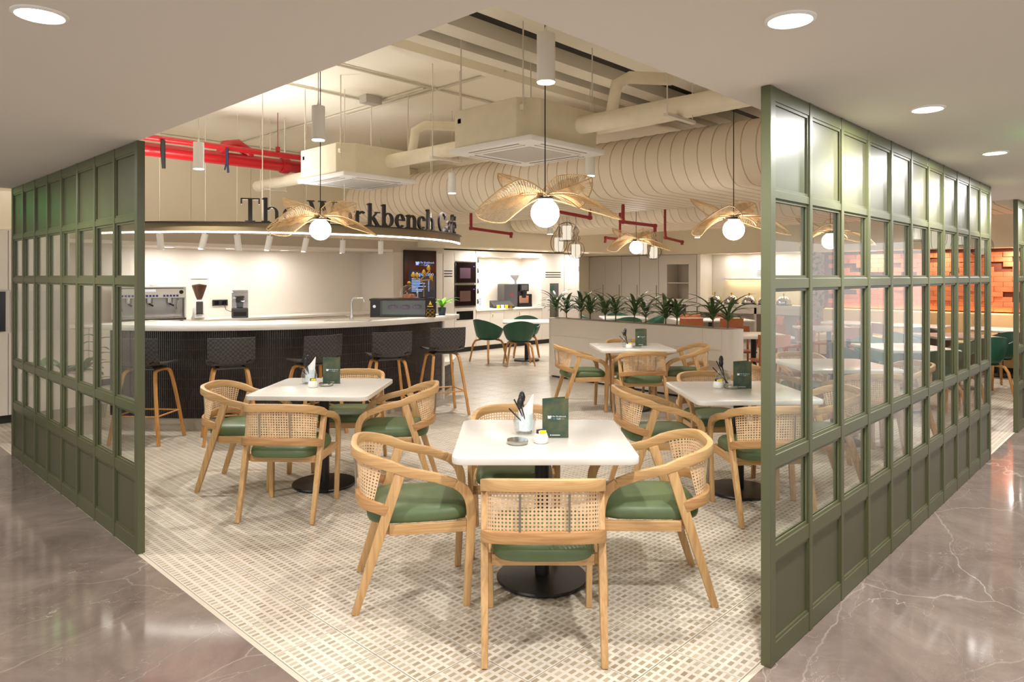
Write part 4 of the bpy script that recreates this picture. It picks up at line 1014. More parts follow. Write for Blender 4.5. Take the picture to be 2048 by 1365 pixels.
    mb = MB().grid(cush, 48, 7); mb.f.append(tuple(i * 8 for i in range(48))[::-1])
    mb.build('seat_cushion', 'cushion', t, smooth=60)
    return t
CH = make_chair(); ch_used = [False]
def chair(x, y, deg, label):
    rz = RAD(deg) - PI / 2
    if not ch_used[0]:
        ch_used[0] = True; CH.location = (x, y, 0); CH.rotation_euler = (0, 0, rz); CH['label'] = label; CH['group'] = 'cane armchairs'; return CH
    return copy_tree(CH, (x, y, 0), rz, label, 'cane armchairs')
# ------------------------------------------------------------------ dining table
def make_table(sz=0.885, wide=None):
    t = thing('dining_table', 'x', 'table'); w = wide or sz
    MB().prism(rrect(w, sz, 0.06), 0.718, 0.75).build('tabletop', 'table_white', t, bevel=0.004, smooth=40)
    MB().box(-0.14, 0.14, -0.14, 0.14, 0.706, 0.7175).build('mounting_plate', 'black_metal', t)
    MB().cyl((0, 0, 0.03), (0, 0, 0.706), 0.038, 20).build('column', 'black_metal', t, smooth=40)
    MB().lathe([(0.235, 0.006), (0.24, 0.014), (0.235, 0.022), (0.06, 0.034), (0, 0.034)], 40).build('base_plate', 'black_metal', t, smooth=40)
    for k in range(4): MB().cyl((0.19 * math.cos(PI / 4 + k * PI / 2), 0.19 * math.sin(PI / 4 + k * PI / 2), 0), (0.19 * math.cos(PI / 4 + k * PI / 2), 0.19 * math.sin(PI / 4 + k * PI / 2), 0.006), 0.02, 10).build('foot', 'black_matt', t)
    return t
TB = make_table(); tb_used = [False]
def table(x, y, deg, label, group='square dining tables'):
    if not tb_used[0]:
        tb_used[0] = True; TB.location = (x, y, 0); TB.rotation_euler = (0, 0, RAD(deg)); TB['label'] = label; TB['group'] = group; return TB
    return copy_tree(TB, (x, y, 0), RAD(deg), label, group)
FA = math.degrees(YAW)
# ------------------------------------------------------------------ menu card, cutlery jar, sugar pot, coasters
def menu(x, y, rz, label):
    t = thing('menu_card', label, 'menu', (x, y, 0.7505), rz, 'table menus')
    mb = MB().box(-0.068, 0.068, -0.0015, 0.0015, 0, 0.205); mb.build('front_cover', 'menu_green', t)
    c, s_ = math.cos(0.42), math.sin(0.42)
    MB().add([(-0.068, 0.002, 0), (-0.068 + 0.134 * c, 0.002 + 0.134 * s_, 0), (-0.068 + 0.134 * c, 0.002 + 0.134 * s_, 0.205), (-0.068, 0.002, 0.205)] + [(-0.069, 0.004, 0), (-0.069 + 0.134 * c, 0.004 + 0.134 * s_, 0), (-0.069 + 0.134 * c, 0.004 + 0.134 * s_, 0.205), (-0.069, 0.004, 0.205)], [(0, 1, 2, 3), (4, 5, 6, 7), (0, 1, 5, 4), (1, 2, 6, 5), (2, 3, 7, 6), (3, 0, 4, 7)]).build('back_cover', 'menu_green', t)
    p = lambda a, b, d: (a, -0.0017 - d, b)
    m_ = MB(); mug_logo(m_, -0.043, 0.1, 0.019, p, 0.0002); flat_text(m_, 'The Workbench', -0.0165, 0.108, 0.0071, p, depth=0.0002); flat_text(m_, 'Café', 0.006, 0.0955, 0.0078, p, depth=0.0002)
    m_.box(-0.014, 0.001, -0.0019, -0.0017, 0.098, 0.0986).box(0.031, 0.046, -0.0019, -0.0017, 0.098, 0.0986)
    m_.box(-0.02, 0.024, -0.0019, -0.0017, 0.012, 0.015).box(-0.028, -0.0235, -0.0019, -0.0017, 0.0105, 0.0165)
    m_.build('lettering', 'paper', t)
    return t
def jar(x, y, rz, where, napkin=True):
    t = thing('cutlery_jar', 'clear glass jar of black cutlery on ' + where, 'jar', (x, y, 0.7505), rz, 'cutlery jars')
    MB().lathe([(0.0, 0.002), (0.042, 0.002), (0.052, 0.02), (0.056, 0.06), (0.05, 0.085), (0.044, 0.1), (0.041, 0.1), (0.047, 0.083), (0.052, 0.06), (0.048, 0.022), (0.04, 0.006), (0, 0.006)], 20).build('glass', 'jar_glass', t, smooth=60)
    for k, (tx, ty, L_, sp) in enumerate(((-0.05, 0.0, 0.165, 0), (-0.02, -0.01, 0.15, 1), (-0.035, 0.012, 0.14, 0), (-0.012, 0.015, 0.17, 1), (-0.075, 0.005, 0.12, 0))):
        a = Vector((0.012 - tx * 0.3, 0, 0.01)); b = Vector((tx, ty, L_)); m_ = MB().tube([a, (a + b) / 2, b], [0.003, 0.003, 0.004], 6)
        o = m_.build('cutlery', 'black_metal', t, smooth=60)
        if sp: MB().lathe([(0, -0.03), (0.014, -0.015), (0.017, 0.005), (0.01, 0.025), (0, 0.032)], 12).build('spoon_bowl', 'black_metal', o, tuple(b), smooth=60)
    if napkin:
        def nk(u, v):
            x_ = -0.026 + 0.062 * u + 0.012 * (u - 0.3) * v
            return (x_, -0.012 + 0.03 * (u - 0.5) ** 2 * 2 + 0.01 * v, 0.012 + v * (0.1 + 0.075 * u ** 1.5))
        MB().grid(nk, 10, 6, 0.006).build('napkin', 'paper', t, smooth=60)
    t.scale = (1.12, 1.12, 1.12); return t
def pot(x, y, rz, where):
    t = thing('sachet_pot', 'small white pot of sugar sachets on ' + where, 'pot', (x, y, 0.7505), rz, 'sachet pots')
    MB().lathe([(0, 0.001), (0.033, 0.001), (0.038, 0.012), (0.037, 0.03), (0.03, 0.05), (0.028, 0.05), (0.034, 0.03), (0.033, 0.012), (0, 0.008)], 18).build('bowl', 'ceramic', t, smooth=60)
    for k, c in enumerate(('sachet_yellow', 'paper', 'sachet_purple', 'sachet_yellow', 'sachet_blue')):
        a = k * 1.2; MB().box(-0.016, 0.016, -0.002, 0.002, 0.01, 0.066 - 0.004 * (k % 2)).build('sachet', c, t, (0.01 * math.cos(a), -0.016 + 0.008 * k, 0), 0.3 * math.sin(k * 2))
def coaster(x, y, where):
    t = thing('glass_ashtray', 'round glass dish on ' + where, 'dish', (x, y, 0.7505), 0, 'glass dishes')
    MB().lathe([(0, 0.001), (0.05, 0.001), (0.054, 0.008), (0.054, 0.018), (0.046, 0.018), (0.04, 0.009), (0, 0.009)], 24).build('dish', 'steel', t, smooth=40)
    MB().lathe([(0.047, 0.0185), (0.054, 0.0185), (0.053, 0.022), (0.047, 0.022)], 24).build('rim', 'chrome', t, smooth=40)
def setting(menu_uv, jar_uv, pot_uv, dish_uv, where, nap=True):
    p = at_z(*menu_uv, 0.75); menu(p[0], p[1], face, 'dark green folded menu standing on ' + where)
    p = at_z(*jar_uv, 0.75); jar(p[0], p[1], face, where, nap)
    p = at_z(*pot_uv, 0.75); pot(p[0], p[1], face, where)
    if dish_uv: p = at_z(*dish_uv, 0.75); coaster(p[0], p[1], where)

T = {'a': 'the front centre table', 'b': 'the left table before the bar', 'c': 'the right table by the partition', 'd': 'the far table before the planter', 'e': 'the table behind the partition glass'}
ctr = {'a': (2.77, 2.44), 'b': (2.87, 4.75), 'c': (4.91, 2.38), 'd': (7.06, 4.79), 'e': (7.0, 2.42)}
tdeg = {'a': -46.2, 'b': -49, 'c': -43.5, 'd': -43, 'e': -45}
tl = {'a': 'white square table in the front centre of the picture', 'b': 'white square table at left in front of the bar', 'c': 'white square table at right just inside the near partition', 'd': 'white square table in front of the long planter', 'e': 'white square table seen through the right partition glass'}
for k in 'abcde': table(ctr[k][0], ctr[k][1], tdeg[k], tl[k])
CS = {'a': ((2.345, 2.066, 43.8), (2.231, 2.851, -36.5), (3.110, 1.998, 132.5), (3.048, 2.905, 223.0)),
      'b': ((2.400, 4.400, 40.5), (2.480, 5.230, -46.0), (3.270, 4.340, 138.0), (3.330, 5.100, 223.0)),
      'c': ((4.560, 2.055, 48.7), (4.482, 2.836, -41.0), (5.320, 1.970, 132.0), (5.320, 2.800, 225.0)),
      'd': ((6.730, 4.450, 50.0), (6.615, 5.224, -38.0), (7.529, 4.372, 138.0), (7.464, 5.124, 223.0)),
      'e': ((6.600, 2.050, 45.0), (6.600, 2.850, -45.0), (7.420, 2.000, 135.0), (7.420, 2.850, 225.0))}
side = ('nearest the camera at', 'on the left side of', 'on the right side of', 'on the far side of')
for k in 'abcde':
    for q in range(4):
        x, y, dg = CS[k][q]; chair(x, y, dg, 'cane-back armchair with green seat %s %s' % (side[q], T[k]))
setting((1111, 876), (1049, 868), (1082, 886), (1035, 888), T['a'])
setting((663, 768), (618, 768), (626, 775), (652, 772), T['b'])
setting((1485, 778), (1447, 770), (1436, 776), (1462, 777), T['c'], False)
setting((1282, 692), (1253, 695), (1258, 697), (1274, 696), T['d'], False)

# ------------------------------------------------------------------ bar stools
def make_stool():
    t = thing('bar_stool', 'x', 'stool')
    prof = bez([(0.2, 0.735), (0.16, 0.75), (0.0, 0.742), (-0.14, 0.748), (-0.195, 0.79), (-0.215, 0.88), (-0.225, 1.01)], 4)
    def fn(u, v):
        i = u * (len(prof) - 1); a = prof[int(i)]; x = (v - 0.5) * 0.42 * (0.94 if u < 0.1 else 1.0)
        bowl = (x / 0.21) ** 2
        return (x, a.x + (0.04 * bowl if u > 0.6 else 0), a.y + (0.022 * bowl if u < 0.6 else 0))
    prof = [Vector((p[0], p[1], 0)) for p in prof]
    MB().grid(fn, len(prof) - 1, 10, 0.014).build('shell', 'stool_weave', t, smooth=50)
    MB().box(-0.13, 0.13, -0.11, 0.11, 0.70, 0.715).build('mount', 'machine_grey', t)
    MB().box(-0.1, 0.1, -0.08, 0.08, 0.7155, 0.727).build('spacer', 'machine_grey', t)
    for s_ in (-1, 1):
        c = bez([(s_ * 0.245, 0.225, 0.0), (s_ * 0.2, 0.185, 0.35), (s_ * 0.16, 0.14, 0.63), (s_ * 0.145, 0.1, 0.685), (s_ * 0.14, 0.03, 0.694), (s_ * 0.14, -0.03, 0.694), (s_ * 0.145, -0.1, 0.685), (s_ * 0.16, -0.14, 0.63), (s_ * 0.2, -0.185, 0.35), (s_ * 0.245, -0.225, 0.0)], 5)
        MB().sweep(c, [(1, 0, 0)] * len(c), 0.03, 0.022).build('leg_frame', 'oak_leg', t, bevel=0.003, smooth=40)
        MB().cyl((s_ * 0.208, -0.19, 0.27), (s_ * 0.208, 0.19, 0.27), 0.008, 8).build('footrest', 'oak_leg', t)
        MB().cyl((-0.208, s_ * 0.19, 0.27), (0.208, s_ * 0.19, 0.27), 0.008, 8).build('footrest', 'oak_leg', t)
    return t
so = make_stool()
for k, a in enumerate((-140, -125, -110, -94.5, -79)):
    x, y = BC[0] + 3.0 * math.cos(RAD(a)), BC[1] + 3.0 * math.sin(RAD(a)); rz = RAD(a + 180) - PI / 2 + (0.0, 0.25, 0.35, -0.3, -0.55)[k]
    lab = 'black woven bar stool on wooden legs, %s from the left along the bar' % 'first second third fourth fifth'.split()[k]
    if k == 0: so.location = (x, y, 0); so.rotation_euler = (0, 0, rz); so['label'] = lab; so['group'] = 'bar stools'
    else: copy_tree(so, (x, y, 0), rz, lab, 'bar stools')

# ------------------------------------------------------------------ green shell chairs
def make_shell():
    t = thing('shell_chair', 'x', 'chair')
    def fn(u, v):
        a = RAD(-225 + 270 * u)        # opening towards +y
        hb = 0.5 - 0.5 * math.cos(2 * PI * u)
        rim = 0.60 + 0.2 * hb ** 0.75
        z = 0.43 + (rim - 0.43) * v ** 1.25
        r_ = 0.17 + 0.115 * (v ** 0.55)
        return (r_ * 1.02 * math.cos(a), r_ * math.sin(a) * 0.98, z)
    MB().grid(fn, 30, 8, 0.012).build('shell', 'shell_green', t, smooth=60)
    MB().lathe([(0, 0.425), (0.12, 0.426), (0.175, 0.436), (0.178, 0.445), (0.12, 0.436), (0, 0.433)], 28).build('seat', 'shell_green', t, smooth=60)
    MB().prism([(0.18 * math.cos(RAD(k)), 0.18 * math.sin(RAD(k)) * 1.0 + (0.05 if 0 < k < 180 else 0)) for k in range(0, 360, 15)], 0.418, 0.4245).build('seat_front', 'shell_green', t)
    for sx in (-1, 1):
        for sy in (-1, 1):
            MB().tube([(sx * 0.1, sy * 0.1, 0.412), (sx * 0.17, sy * 0.17, 0.39), (sx * 0.2, sy * 0.2, 0.32), (sx * 0.25, sy * 0.24, 0.0)], [0.017, 0.02, 0.02, 0.015], 8).build('leg', 'oak_leg', t, smooth=60)
    MB().box(-0.1, 0.1, -0.1, 0.1, 0.405, 0.4175).build('mount', 'machine_grey', t)
    return t
sh0 = make_shell(); shu = [False]
def shell(x, y, deg, label):
    rz = RAD(deg) - PI / 2
    if not shu[0]:
        shu[0] = True; sh0.location = (x, y, 0); sh0.rotation_euler = (0, 0, rz); sh0['label'] = label; sh0['group'] = 'green shell chairs'; return
    copy_tree(sh0, (x, y, 0), rz, label, 'green shell chairs')
# ------------------------------------------------------------------ tan wooden side chairs
def make_side():
    t = thing('side_chair', 'x', 'chair')
    MB().prism(rrect(0.42, 0.42, 0.07), 0.43, 0.452).build('seat', 'shell_orange', t, bevel=0.005, smooth=40)
    MB().grid(lambda u, v: ((u - 0.5) * 0.44, -0.205 - 0.05 * (1 - (2 * u - 1) ** 2) - 0.02 * v, 0.64 + 0.17 * v), 12, 4, 0.014).build('backrest', 'shell_orange', t, smooth=50)
    for sx in (-1, 1):
        MB().tube([(sx * 0.17, 0.15, 0.43), (sx * 0.2, 0.2, 0.0)], [0.017, 0.012], 8).build('leg', 'shell_orange', t, smooth=60)
        MB().tube([(sx * 0.185, -0.215, 0.78), (sx * 0.18, -0.19, 0.45), (sx * 0.2, -0.24, 0.0)], [0.012, 0.018, 0.012], 8).build('leg', 'shell_orange', t, smooth=60)
    return t
sd0 = make_side(); sdu = [False]
def sidec(x, y, deg, label):
    rz = RAD(deg) - PI / 2
    if not sdu[0]:
        sdu[0] = True; sd0.location = (x, y, 0); sd0.rotation_euler = (0, 0, rz); sd0['label'] = label; sd0['group'] = 'tan side chairs'; return
    copy_tree(sd0, (x, y, 0), rz, label, 'tan side chairs')
SD = ('nearest the camera at', 'on the left of', 'on the right of', 'on the far side of')
def group4(cx, cy, rot, fn, what, where, skip=()):
    for q, (dx, dy, dg) in enumerate(((-0.43, -0.41, 44), (-0.41, 0.43, -46), (0.41, -0.43, 134), (0.43, 0.41, 224))):
        if q in skip: continue
        c, s_ = math.cos(RAD(rot)), math.sin(RAD(rot))
        fn(cx + c * dx - s_ * dy, cy + s_ * dx + c * dy, dg + rot, '%s %s %s' % (what, SD[q], where))
table(9.72, 8.95, -46, 'white square table with green chairs beside the kitchen wall')
shell(9.14, 8.60, 52, 'green shell chair with its back to the camera beside the kitchen table')
shell(9.1, 9.35, 0, 'green shell chair turned sideways at the left of the kitchen table')
shell(10.2, 9.4, 224, 'green shell chair on the far side of the kitchen table')
shell(10.15, 8.4, 134, 'green shell chair half hidden by the planter end')
table(12.0, 8.35, -46, 'white table behind the left half of the planter leaves'); group4(12.0, 8.35, 0, shell, 'green shell chair', 'the table behind the planter leaves')
def long_table(x, y, deg, label):
    t = make_table(0.885, 1.5); t.location = (x, y, 0); t.rotation_euler = (0, 0, RAD(deg)); t['label'] = label; t['group'] = 'long tables'
long_table(12.6, 6.7, -46, 'long white table with tan chairs behind the planter')
for q, (x, y, d_) in enumerate(((11.85, 6.75, 44), (12.35, 6.2, 44), (12.9, 7.25, 224), (13.35, 6.75, 224), (13.35, 5.85, 134))):
    sidec(x, y, d_, 'tan wooden chair at the long table behind the planter, ' + ('near side left', 'near side right', 'far side left', 'far side right', 'right end')[q])
table(9.75, 4.5, -46, 'white table with tan chairs at the right end of the planter'); group4(9.75, 4.5, 0, sidec, 'tan wooden chair', 'the table at the planter end')
table(11.9, 4.2, -46, 'white table with tan chairs deep behind the partition glass'); group4(11.9, 4.2, 0, sidec, 'tan wooden chair', 'the deep table behind the partition glass')
table(9.3, 2.42, -46, 'white table with green chairs behind the far partition panes'); group4(9.3, 2.42, 0, shell, 'green shell chair', 'the green-chair table behind the far panes')
table(11.6, 2.35, -46, 'white table with green chairs seen in the partition gap'); group4(11.6, 2.35, 0, shell, 'green shell chair', 'the table in the partition gap')
for k, y in enumerate((2.1, 3.3, 4.4)):
    table(13.45, y, 0, 'white table standing before the tan wall bench, ' + ('nearest the corridor', 'middle one', 'farthest from the corridor')[k])
def hang(x, y):
    """height of whatever is overhead: duct underside or slab"""
    return 2.504 if (6.75 < x < 8.4 and y < 9.9) else (2.494 if (10.5 < x < 12.35 and y < 9.9) else (2.16 if y > 9.99 and x > 8.62 else ZS))
# ------------------------------------------------------------------ rattan petal pendants
def make_rattan():
    t = thing('rattan_pendant', 'x', 'pendant lamp')
    MB().lathe([(0.0, -0.1)] + [(0.1 * math.cos(RAD(a)), 0.1 * math.sin(RAD(a))) for a in range(-80, 76, 10)] + [(0.03, 0.097)], 28).build('globe', 'globe', t, smooth=60)
    MB().lathe([(0.0, 0.12), (0.06, 0.12), (0.062, 0.098), (0.045, 0.09)], 20).build('cap', 'black_metal', t, smooth=40)
    MB().cyl((0, 0, 0.12), (0, 0, 1.655), 0.0045, 6).build('cord', 'cord', t)
    MB().lathe([(0.05, 1.63), (0.05, 1.655), (0, 1.655)], 16).build('ceiling_rose', 'black_metal', t)
    for k, (L_, W_, az, tilt, droop, roll) in enumerate(((0.49, 0.46, 198, 0.12, -0.20, 0.62), (0.52, 0.42, 344, 0.10, -0.24, -0.16), (0.44, 0.36, 36, 0.30, 0.02, 0.8), (0.42, 0.30, 146, 0.38, 0.02, -0.4))):
        ax = Vector((math.cos(tilt), 0, math.sin(tilt)))
        def P(u, s_, L_=L_, W_=W_, ax=ax, droop=droop, roll=roll):
            """u along the petal, s_ across (-1..1); leaf outline, rolled about its axis and drooping"""
            w = W_ * math.sin(PI * (0.1 + 0.9 * u) ** 0.85) ** 0.7 if u < 0.999 else 0.0
            r_ = roll * min(1, u * 2.2)
            p = Vector((0, 0, 0.13)) + ax * (0.02 + L_ * u) + Vector((0, 0, droop * u * u))
            return p + Vector((0, math.cos(r_), math.sin(r_))) * (s_ * w / 2) + Vector((0, 0, -0.10 * s_ * s_ * w))
        e_ = MB().tube([P(i / 16, -1.0) for i in range(17)] + [P(1 - i / 16, 1.0) for i in range(1, 17)], 0.005, 6).build('petal_rim', 'rattan', t, (0, 0, 0), RAD(az), smooth=60)
        mb = MB(); n = 24
        for i in range(n):                      # strands fan from the spine to the rim
            for sg in (-1, 1):
                u0 = i / n * 0.86; u1 = min(0.985, u0 + 0.16 + 0.1 * i / n)
                mb.tube([P(u0 + (u1 - u0) * q / 3, sg * q / 3) for q in range(4)], 0.0021, 4, cap=False)
        mb.tube([P(i / 10 * 0.98, 0) for i in range(11)], 0.004, 5)
        stuff(mb.build('petal_strands', 'rattan', e_))
        mb = MB(); n2 = 38
        for i in range(n2):                     # denser inner weave
            for sg in (-1, 1):
                u0 = 0.02 + i / n2 * 0.66; u1 = u0 + 0.1
                mb.tube([P(u0 + (u1 - u0) * q / 2, sg * 0.52 * q / 2) + Vector((0, 0, 0.003)) for q in range(3)], 0.0018, 4, cap=False)
        if k != 3: stuff(mb.build('petal_weave', 'rattan', e_))
    return t
rp = make_rattan()
for k, (x, y, rz, lab) in enumerate(((3.7, 3.23, -0.82, 'largest rattan petal pendant over the front table, globe lit'), (3.54, 5.93, -0.5, 'rattan petal pendant hanging before the bar sign'), (6.27, 3.09, -0.65, 'rattan petal pendant beside the edge of the right partition'), (9.2, 6.15, -0.8, 'small distant rattan petal pendant over the planter'), (9.2, 3.23, -0.7, 'rattan petal pendant seen through the right partition glass'))):
    loc = (x, y, 2.04)
    if k == 0: rp.location = loc; rp.rotation_euler = (0, 0, rz); rp['label'] = lab; rp['group'] = 'rattan pendants'
    else:
        c = copy_tree(rp, loc, rz, lab, 'rattan pendants')
# ------------------------------------------------------------------ white cylinder pendants
def cylp(x, y, lab, power):
    t = thing('cylinder_pendant', lab, 'pendant lamp', (x, y, 2.65), 0, 'white cylinder pendants')
    MB().lathe([(0.046, 0.0), (0.05, 0.0), (0.05, 0.26), (0.02, 0.262), (0, 0.262)], 24).build('housing', 'white_plastic', t, smooth=40)
    MB().lathe([(0, -0.001), (0.047, -0.001), (0.047, -0.004), (0, -0.004)], 20).build('lens', 'lamp_white', t)
    MB().lathe([(0.012, 0.262), (0.005, 0.3), (0.003, 0.3)], 8).build('gland', 'white_plastic', t)
    MB().cyl((0, 0, 0.29), (0, 0, ZS - 2.651), 0.0035, 6).build('cord', 'cord_white', t)
    light('SPOT', 'lamp', (0, 0, -0.012), power, (1, 0.975, 0.945), t, 0.03, 115, 0.5)
cylp(2.86, 2.49, 'large white cylinder pendant above the front centre table', 82)
cylp(2.86, 4.82, 'white cylinder pendant above the left table before the bar', 85)
cylp(2.82, 6.97, 'white cylinder pendant beside the red pipes above the bar stools', 105)
cylp(5.88, 6.7, 'small white cylinder pendant before the duct at the bar sign end', 150)
cylp(5.86, 4.49, 'white cylinder pendant before the duct half hidden by a rattan petal', 150)
for x, y in ((9.3, 8.0), (12.1, 6.7), (9.3, 2.4), (12.95, 2.6), (11.0, 9.2)):
    t = thing('surface_spotlight', 'short white ceiling spotlight %s' % {(9.3, 8.0): 'above the kitchen table', (12.1, 6.7): 'above the long tan-chair table', (9.3, 2.4): 'above the green-chair table by the far panes', (12.95, 2.6): 'before the brick wall', (11.0, 9.2): 'before the kitchen niche'}[(x, y)], 'spotlight', (x, y, 2.33), 0, 'short spotlights')
    MB().lathe([(0.046, 0.0), (0.05, 0.0), (0.05, 0.1), (0.0, 0.1)], 20).build('housing', 'white_plastic', t, smooth=40)
    MB().lathe([(0, -0.001), (0.047, -0.001), (0.047, -0.004), (0, -0.004)], 16).build('lens', 'lamp_white', t)
    MB().cyl((0, 0, 0.1), (0, 0, hang(x, y) - 2.331), 0.004, 6).build('cord', 'cord_white', t)
    light('SPOT', 'lamp', (0, 0, -0.012), 150, (1, 0.975, 0.945), t, 0.045, 130, 0.5)
# ------------------------------------------------------------------ wire cage pendants
def cage(x, y, z, shape, lab):
    t = thing('cage_pendant', lab, 'pendant lamp', (x, y, z), 0, 'wire cage pendants')
    pr = {0: [(0.05, 0.0), (0.12, 0.05), (0.15, 0.14), (0.12, 0.24), (0.05, 0.29), (0.075, 0.345), (0.03, 0.40), (0.055, 0.46), (0.015, 0.54)],
          1: [(0.08, 0.0), (0.13, 0.08), (0.14, 0.18), (0.11, 0.27), (0.05, 0.36), (0.02, 0.42)],
          2: [(0.13, 0.0), (0.115, 0.1), (0.13, 0.2), (0.13, 0.26), (0.03, 0.3)]}[shape]
    pc = bez([(r_, 0, z_) for r_, z_ in pr], 4); mb = MB()
    for k in range(10):
        a = 2 * PI * k / 10; mb.tube([(p.x * math.cos(a), p.x * math.sin(a), p.z) for p in pc], 0.003, 4, cap=False)
    for r_, z_ in (pr[0], pr[-1]): mb.tube([(r_ * math.cos(PI * i / 8), r_ * math.sin(PI * i / 8), z_) for i in range(16)], 0.003, 4, closed=True)
    mb.build('wire_cage', 'dark_wire', t, smooth=60)
    MB().lathe([(0.075, 0.02), (0.075, 0.24)], 20).build('fabric_shade', 'cage_lamp', t, smooth=60)
    MB().cyl((0, 0, 0.2), (0, 0, hang(x, y) - z - 0.001), 0.003, 6).build('cord', 'cord', t)
for (u, v, d, s_, lab) in ((1118, 505, 11.5, 1, 'left wire cage pendant of the pair before the kitchen wall'), (1152, 517, 12.0, 0, 'hourglass wire cage pendant right of its pair before the kitchen wall'), (1134, 482, 11.3, 2, 'drum wire cage pendant above the pair before the kitchen wall'),
                           (1286, 511, 13.0, 1, 'wire cage pendant behind the small rattan lamp globe'), (1307, 519, 13.4, 0, 'hourglass wire cage pendant right of the small rattan lamp'),
                           (1833, 482, 8.6, 2, 'first wire cage pendant behind the right partition glass'), (1868, 500, 8.8, 1, 'second wire cage pendant behind the right partition glass'), (1893, 500, 9.6, 1, 'third wire cage pendant behind the right partition glass'), (1916, 492, 10.5, 2, 'fourth wire cage pendant behind the right partition glass'), (1962, 512, 10.2, 0, 'wire cage pendant at the far end of the right partition')):
    p = at_d(u, v, d); cage(p[0], p[1], p[2], s_, lab)
# ------------------------------------------------------------------ ceiling cassettes
def cassette(x, y, lab):
    t = thing('ceiling_cassette', lab, 'air conditioner', (x, y, 2.64), 0, 'ceiling cassettes')
    MB().prism([(-0.46, -0.3), (-0.3, -0.42), (0.42, -0.42), (0.42, 0.42), (-0.46, 0.42)], 0.045, 0.36).build('casing', 'unit_cream', t, bevel=0.006)
    MB().prism(rrect(0.95, 0.95, 0.02), 0.0, 0.044).build('panel', 'white_plastic', t, bevel=0.006, smooth=40)
    MB().box(-0.27, 0.27, -0.27, 0.27, -0.004, -0.0005).build('intake_grille', 'grille', t)
    for k in range(4):
        o = MB().box(-0.28, 0.28, 0.35, 0.41, -0.003, -0.0005).build('louvre', 'laminate_light', t, (0, 0, 0), k * PI / 2)
        for yy in (0.345, 0.415): MB().box(-0.29, 0.29, yy - 0.003, yy + 0.003, -0.0035, -0.0007).build('louvre_gap', 'machine_grey', o)
    for sx in (-1, 1):
        for sy in (-1, 1):
            MB().cyl((sx * 0.44, sy * 0.36, 0.2), (sx * 0.44, sy * 0.36, ZS - 2.641), 0.006, 6).build('hanger_rod', 'cord_white', t)
            MB().box(sx * 0.44 - 0.02, sx * 0.44 + 0.02, sy * 0.36 - 0.02, sy * 0.36 + 0.02, 0.25, 0.29).build('bracket', 'unit_cream', t)
cassette(4.42, 4.06, 'large ceiling cassette air conditioner above the biggest rattan lamp')
cassette(4.47, 6.71, 'ceiling cassette air conditioner left above the bar sign')
# ------------------------------------------------------------------ spiral flat-oval ducts
def duct(x0, x1, y0, y1, z0, z1, lab):
    t = thing('oval_duct', lab, 'duct', (x0, y0, z0)); h = z1 - z0; w = x1 - x0; r_ = h / 2
    prof = [(r_ + r_ * math.cos(a_), r_ + r_ * math.sin(a_)) for a_ in [RAD(90 + 15 * k) for k in range(13)]] + [(w - r_ + r_ * math.cos(a_), r_ + r_ * math.sin(a_)) for a_ in [RAD(-90 + 15 * k) for k in range(13)]]
    n = len(prof); L_ = y1 - y0
    MB().add([(x, 0, z) for x, z in prof] + [(x, L_, z) for x, z in prof], [(i, (i + 1) % n, n + (i + 1) % n, n + i) for i in range(n)] + [tuple(range(n)), tuple(range(n, 2 * n))[::-1]]).build('body', 'duct', t, smooth=40)
    y = 0.1
    sm = None
    while y < L_ - 0.1:
        if sm is None:
            ro = [(x + (0.004 if x > w / 2 else -0.004) * (1 if abs(z - r_) < r_ * 0.99 else 0), z + 0.004 * (1 if z > r_ else -1)) for x, z in prof]
            vs = [(x, -0.003, z) for x, z in ro] + [(x, 0.003, z) for x, z in ro] + [(x, -0.005, z) for x, z in prof] + [(x, 0.005, z) for x, z in prof]
            fs = []
            for i in range(n):
                j = (i + 1) % n; fs += [(i, j, n + j, n + i), (2 * n + i, 2 * n + j, j, i), (n + i, n + j, 3 * n + j, 3 * n + i)]
            sm = MB().add(vs, fs).mesh('seam_ring')
        put('seam_ring', sm, 'duct_seam', t, (0, y, 0)); y += 0.155
    for yy in (1.0, L_ * 0.4, L_ * 0.75): MB().cyl((0.1, yy, h + 0.002 - r_ * 0.3), (0.1, yy, ZS - z0 - 0.001), 0.006, 6).build('hanger_rod', 'cord_white', t)
duct(6.42, 8.65, 1.6, 9.95, 2.51, 3.17, 'huge cream flat-oval ventilation duct with spiral seams')
duct(10.25, 12.6, 1.6, 9.9, 2.5, 3.05, 'second cream ventilation duct beyond the huge one')
# ------------------------------------------------------------------ pipes
def pipe(name, pts, r_, mat, lab, cat='pipe', seg=14, extra=None):
    t = thing(name, lab, cat, (0, 0, 0)); c = Vector(pts[0]); t.location = c
    MB().tube([Vector(p) - c for p in pts], r_, seg).build('run', mat, t, smooth=50)
    return t, c
t, c = pipe('fire_main', [(1.6, 8.6, 3.06), (6.15, 8.6, 3.06)], 0.08, 'red_pipe', 'thick glossy red fire main pipe above the bar canopy')
for x in (2.6, 4.6):
    o = MB().lathe([(0.1, -0.05), (0.105, 0), (0.1, 0.05)], 16).build('coupling', 'red_pipe', t, (x - c.x, 0, 0), smooth=40); o.rotation_euler = (0, PI / 2, 0)
    MB().cyl((x - c.x, 0, 0.08), (x - c.x, 0, ZS - c.z - 0.001), 0.006, 6).build('hanger_rod', 'cord_white', t)
MB().tube([(2.15, 0.0, 0.04), (2.2, -0.02, 0.16), (2.35, -0.02, 0.19), (2.5, 0, 0.12), (2.52, 0.02, 0.02)], 0.07, 12).build('elbow', 'red_pipe', t, smooth=60)
t, c = pipe('red_branch_pipe', [(1.6, 8.4, 3.16), (6.3, 8.4, 3.16)], 0.035, 'red_pipe', 'thin red pipe running in front of the thick red main')
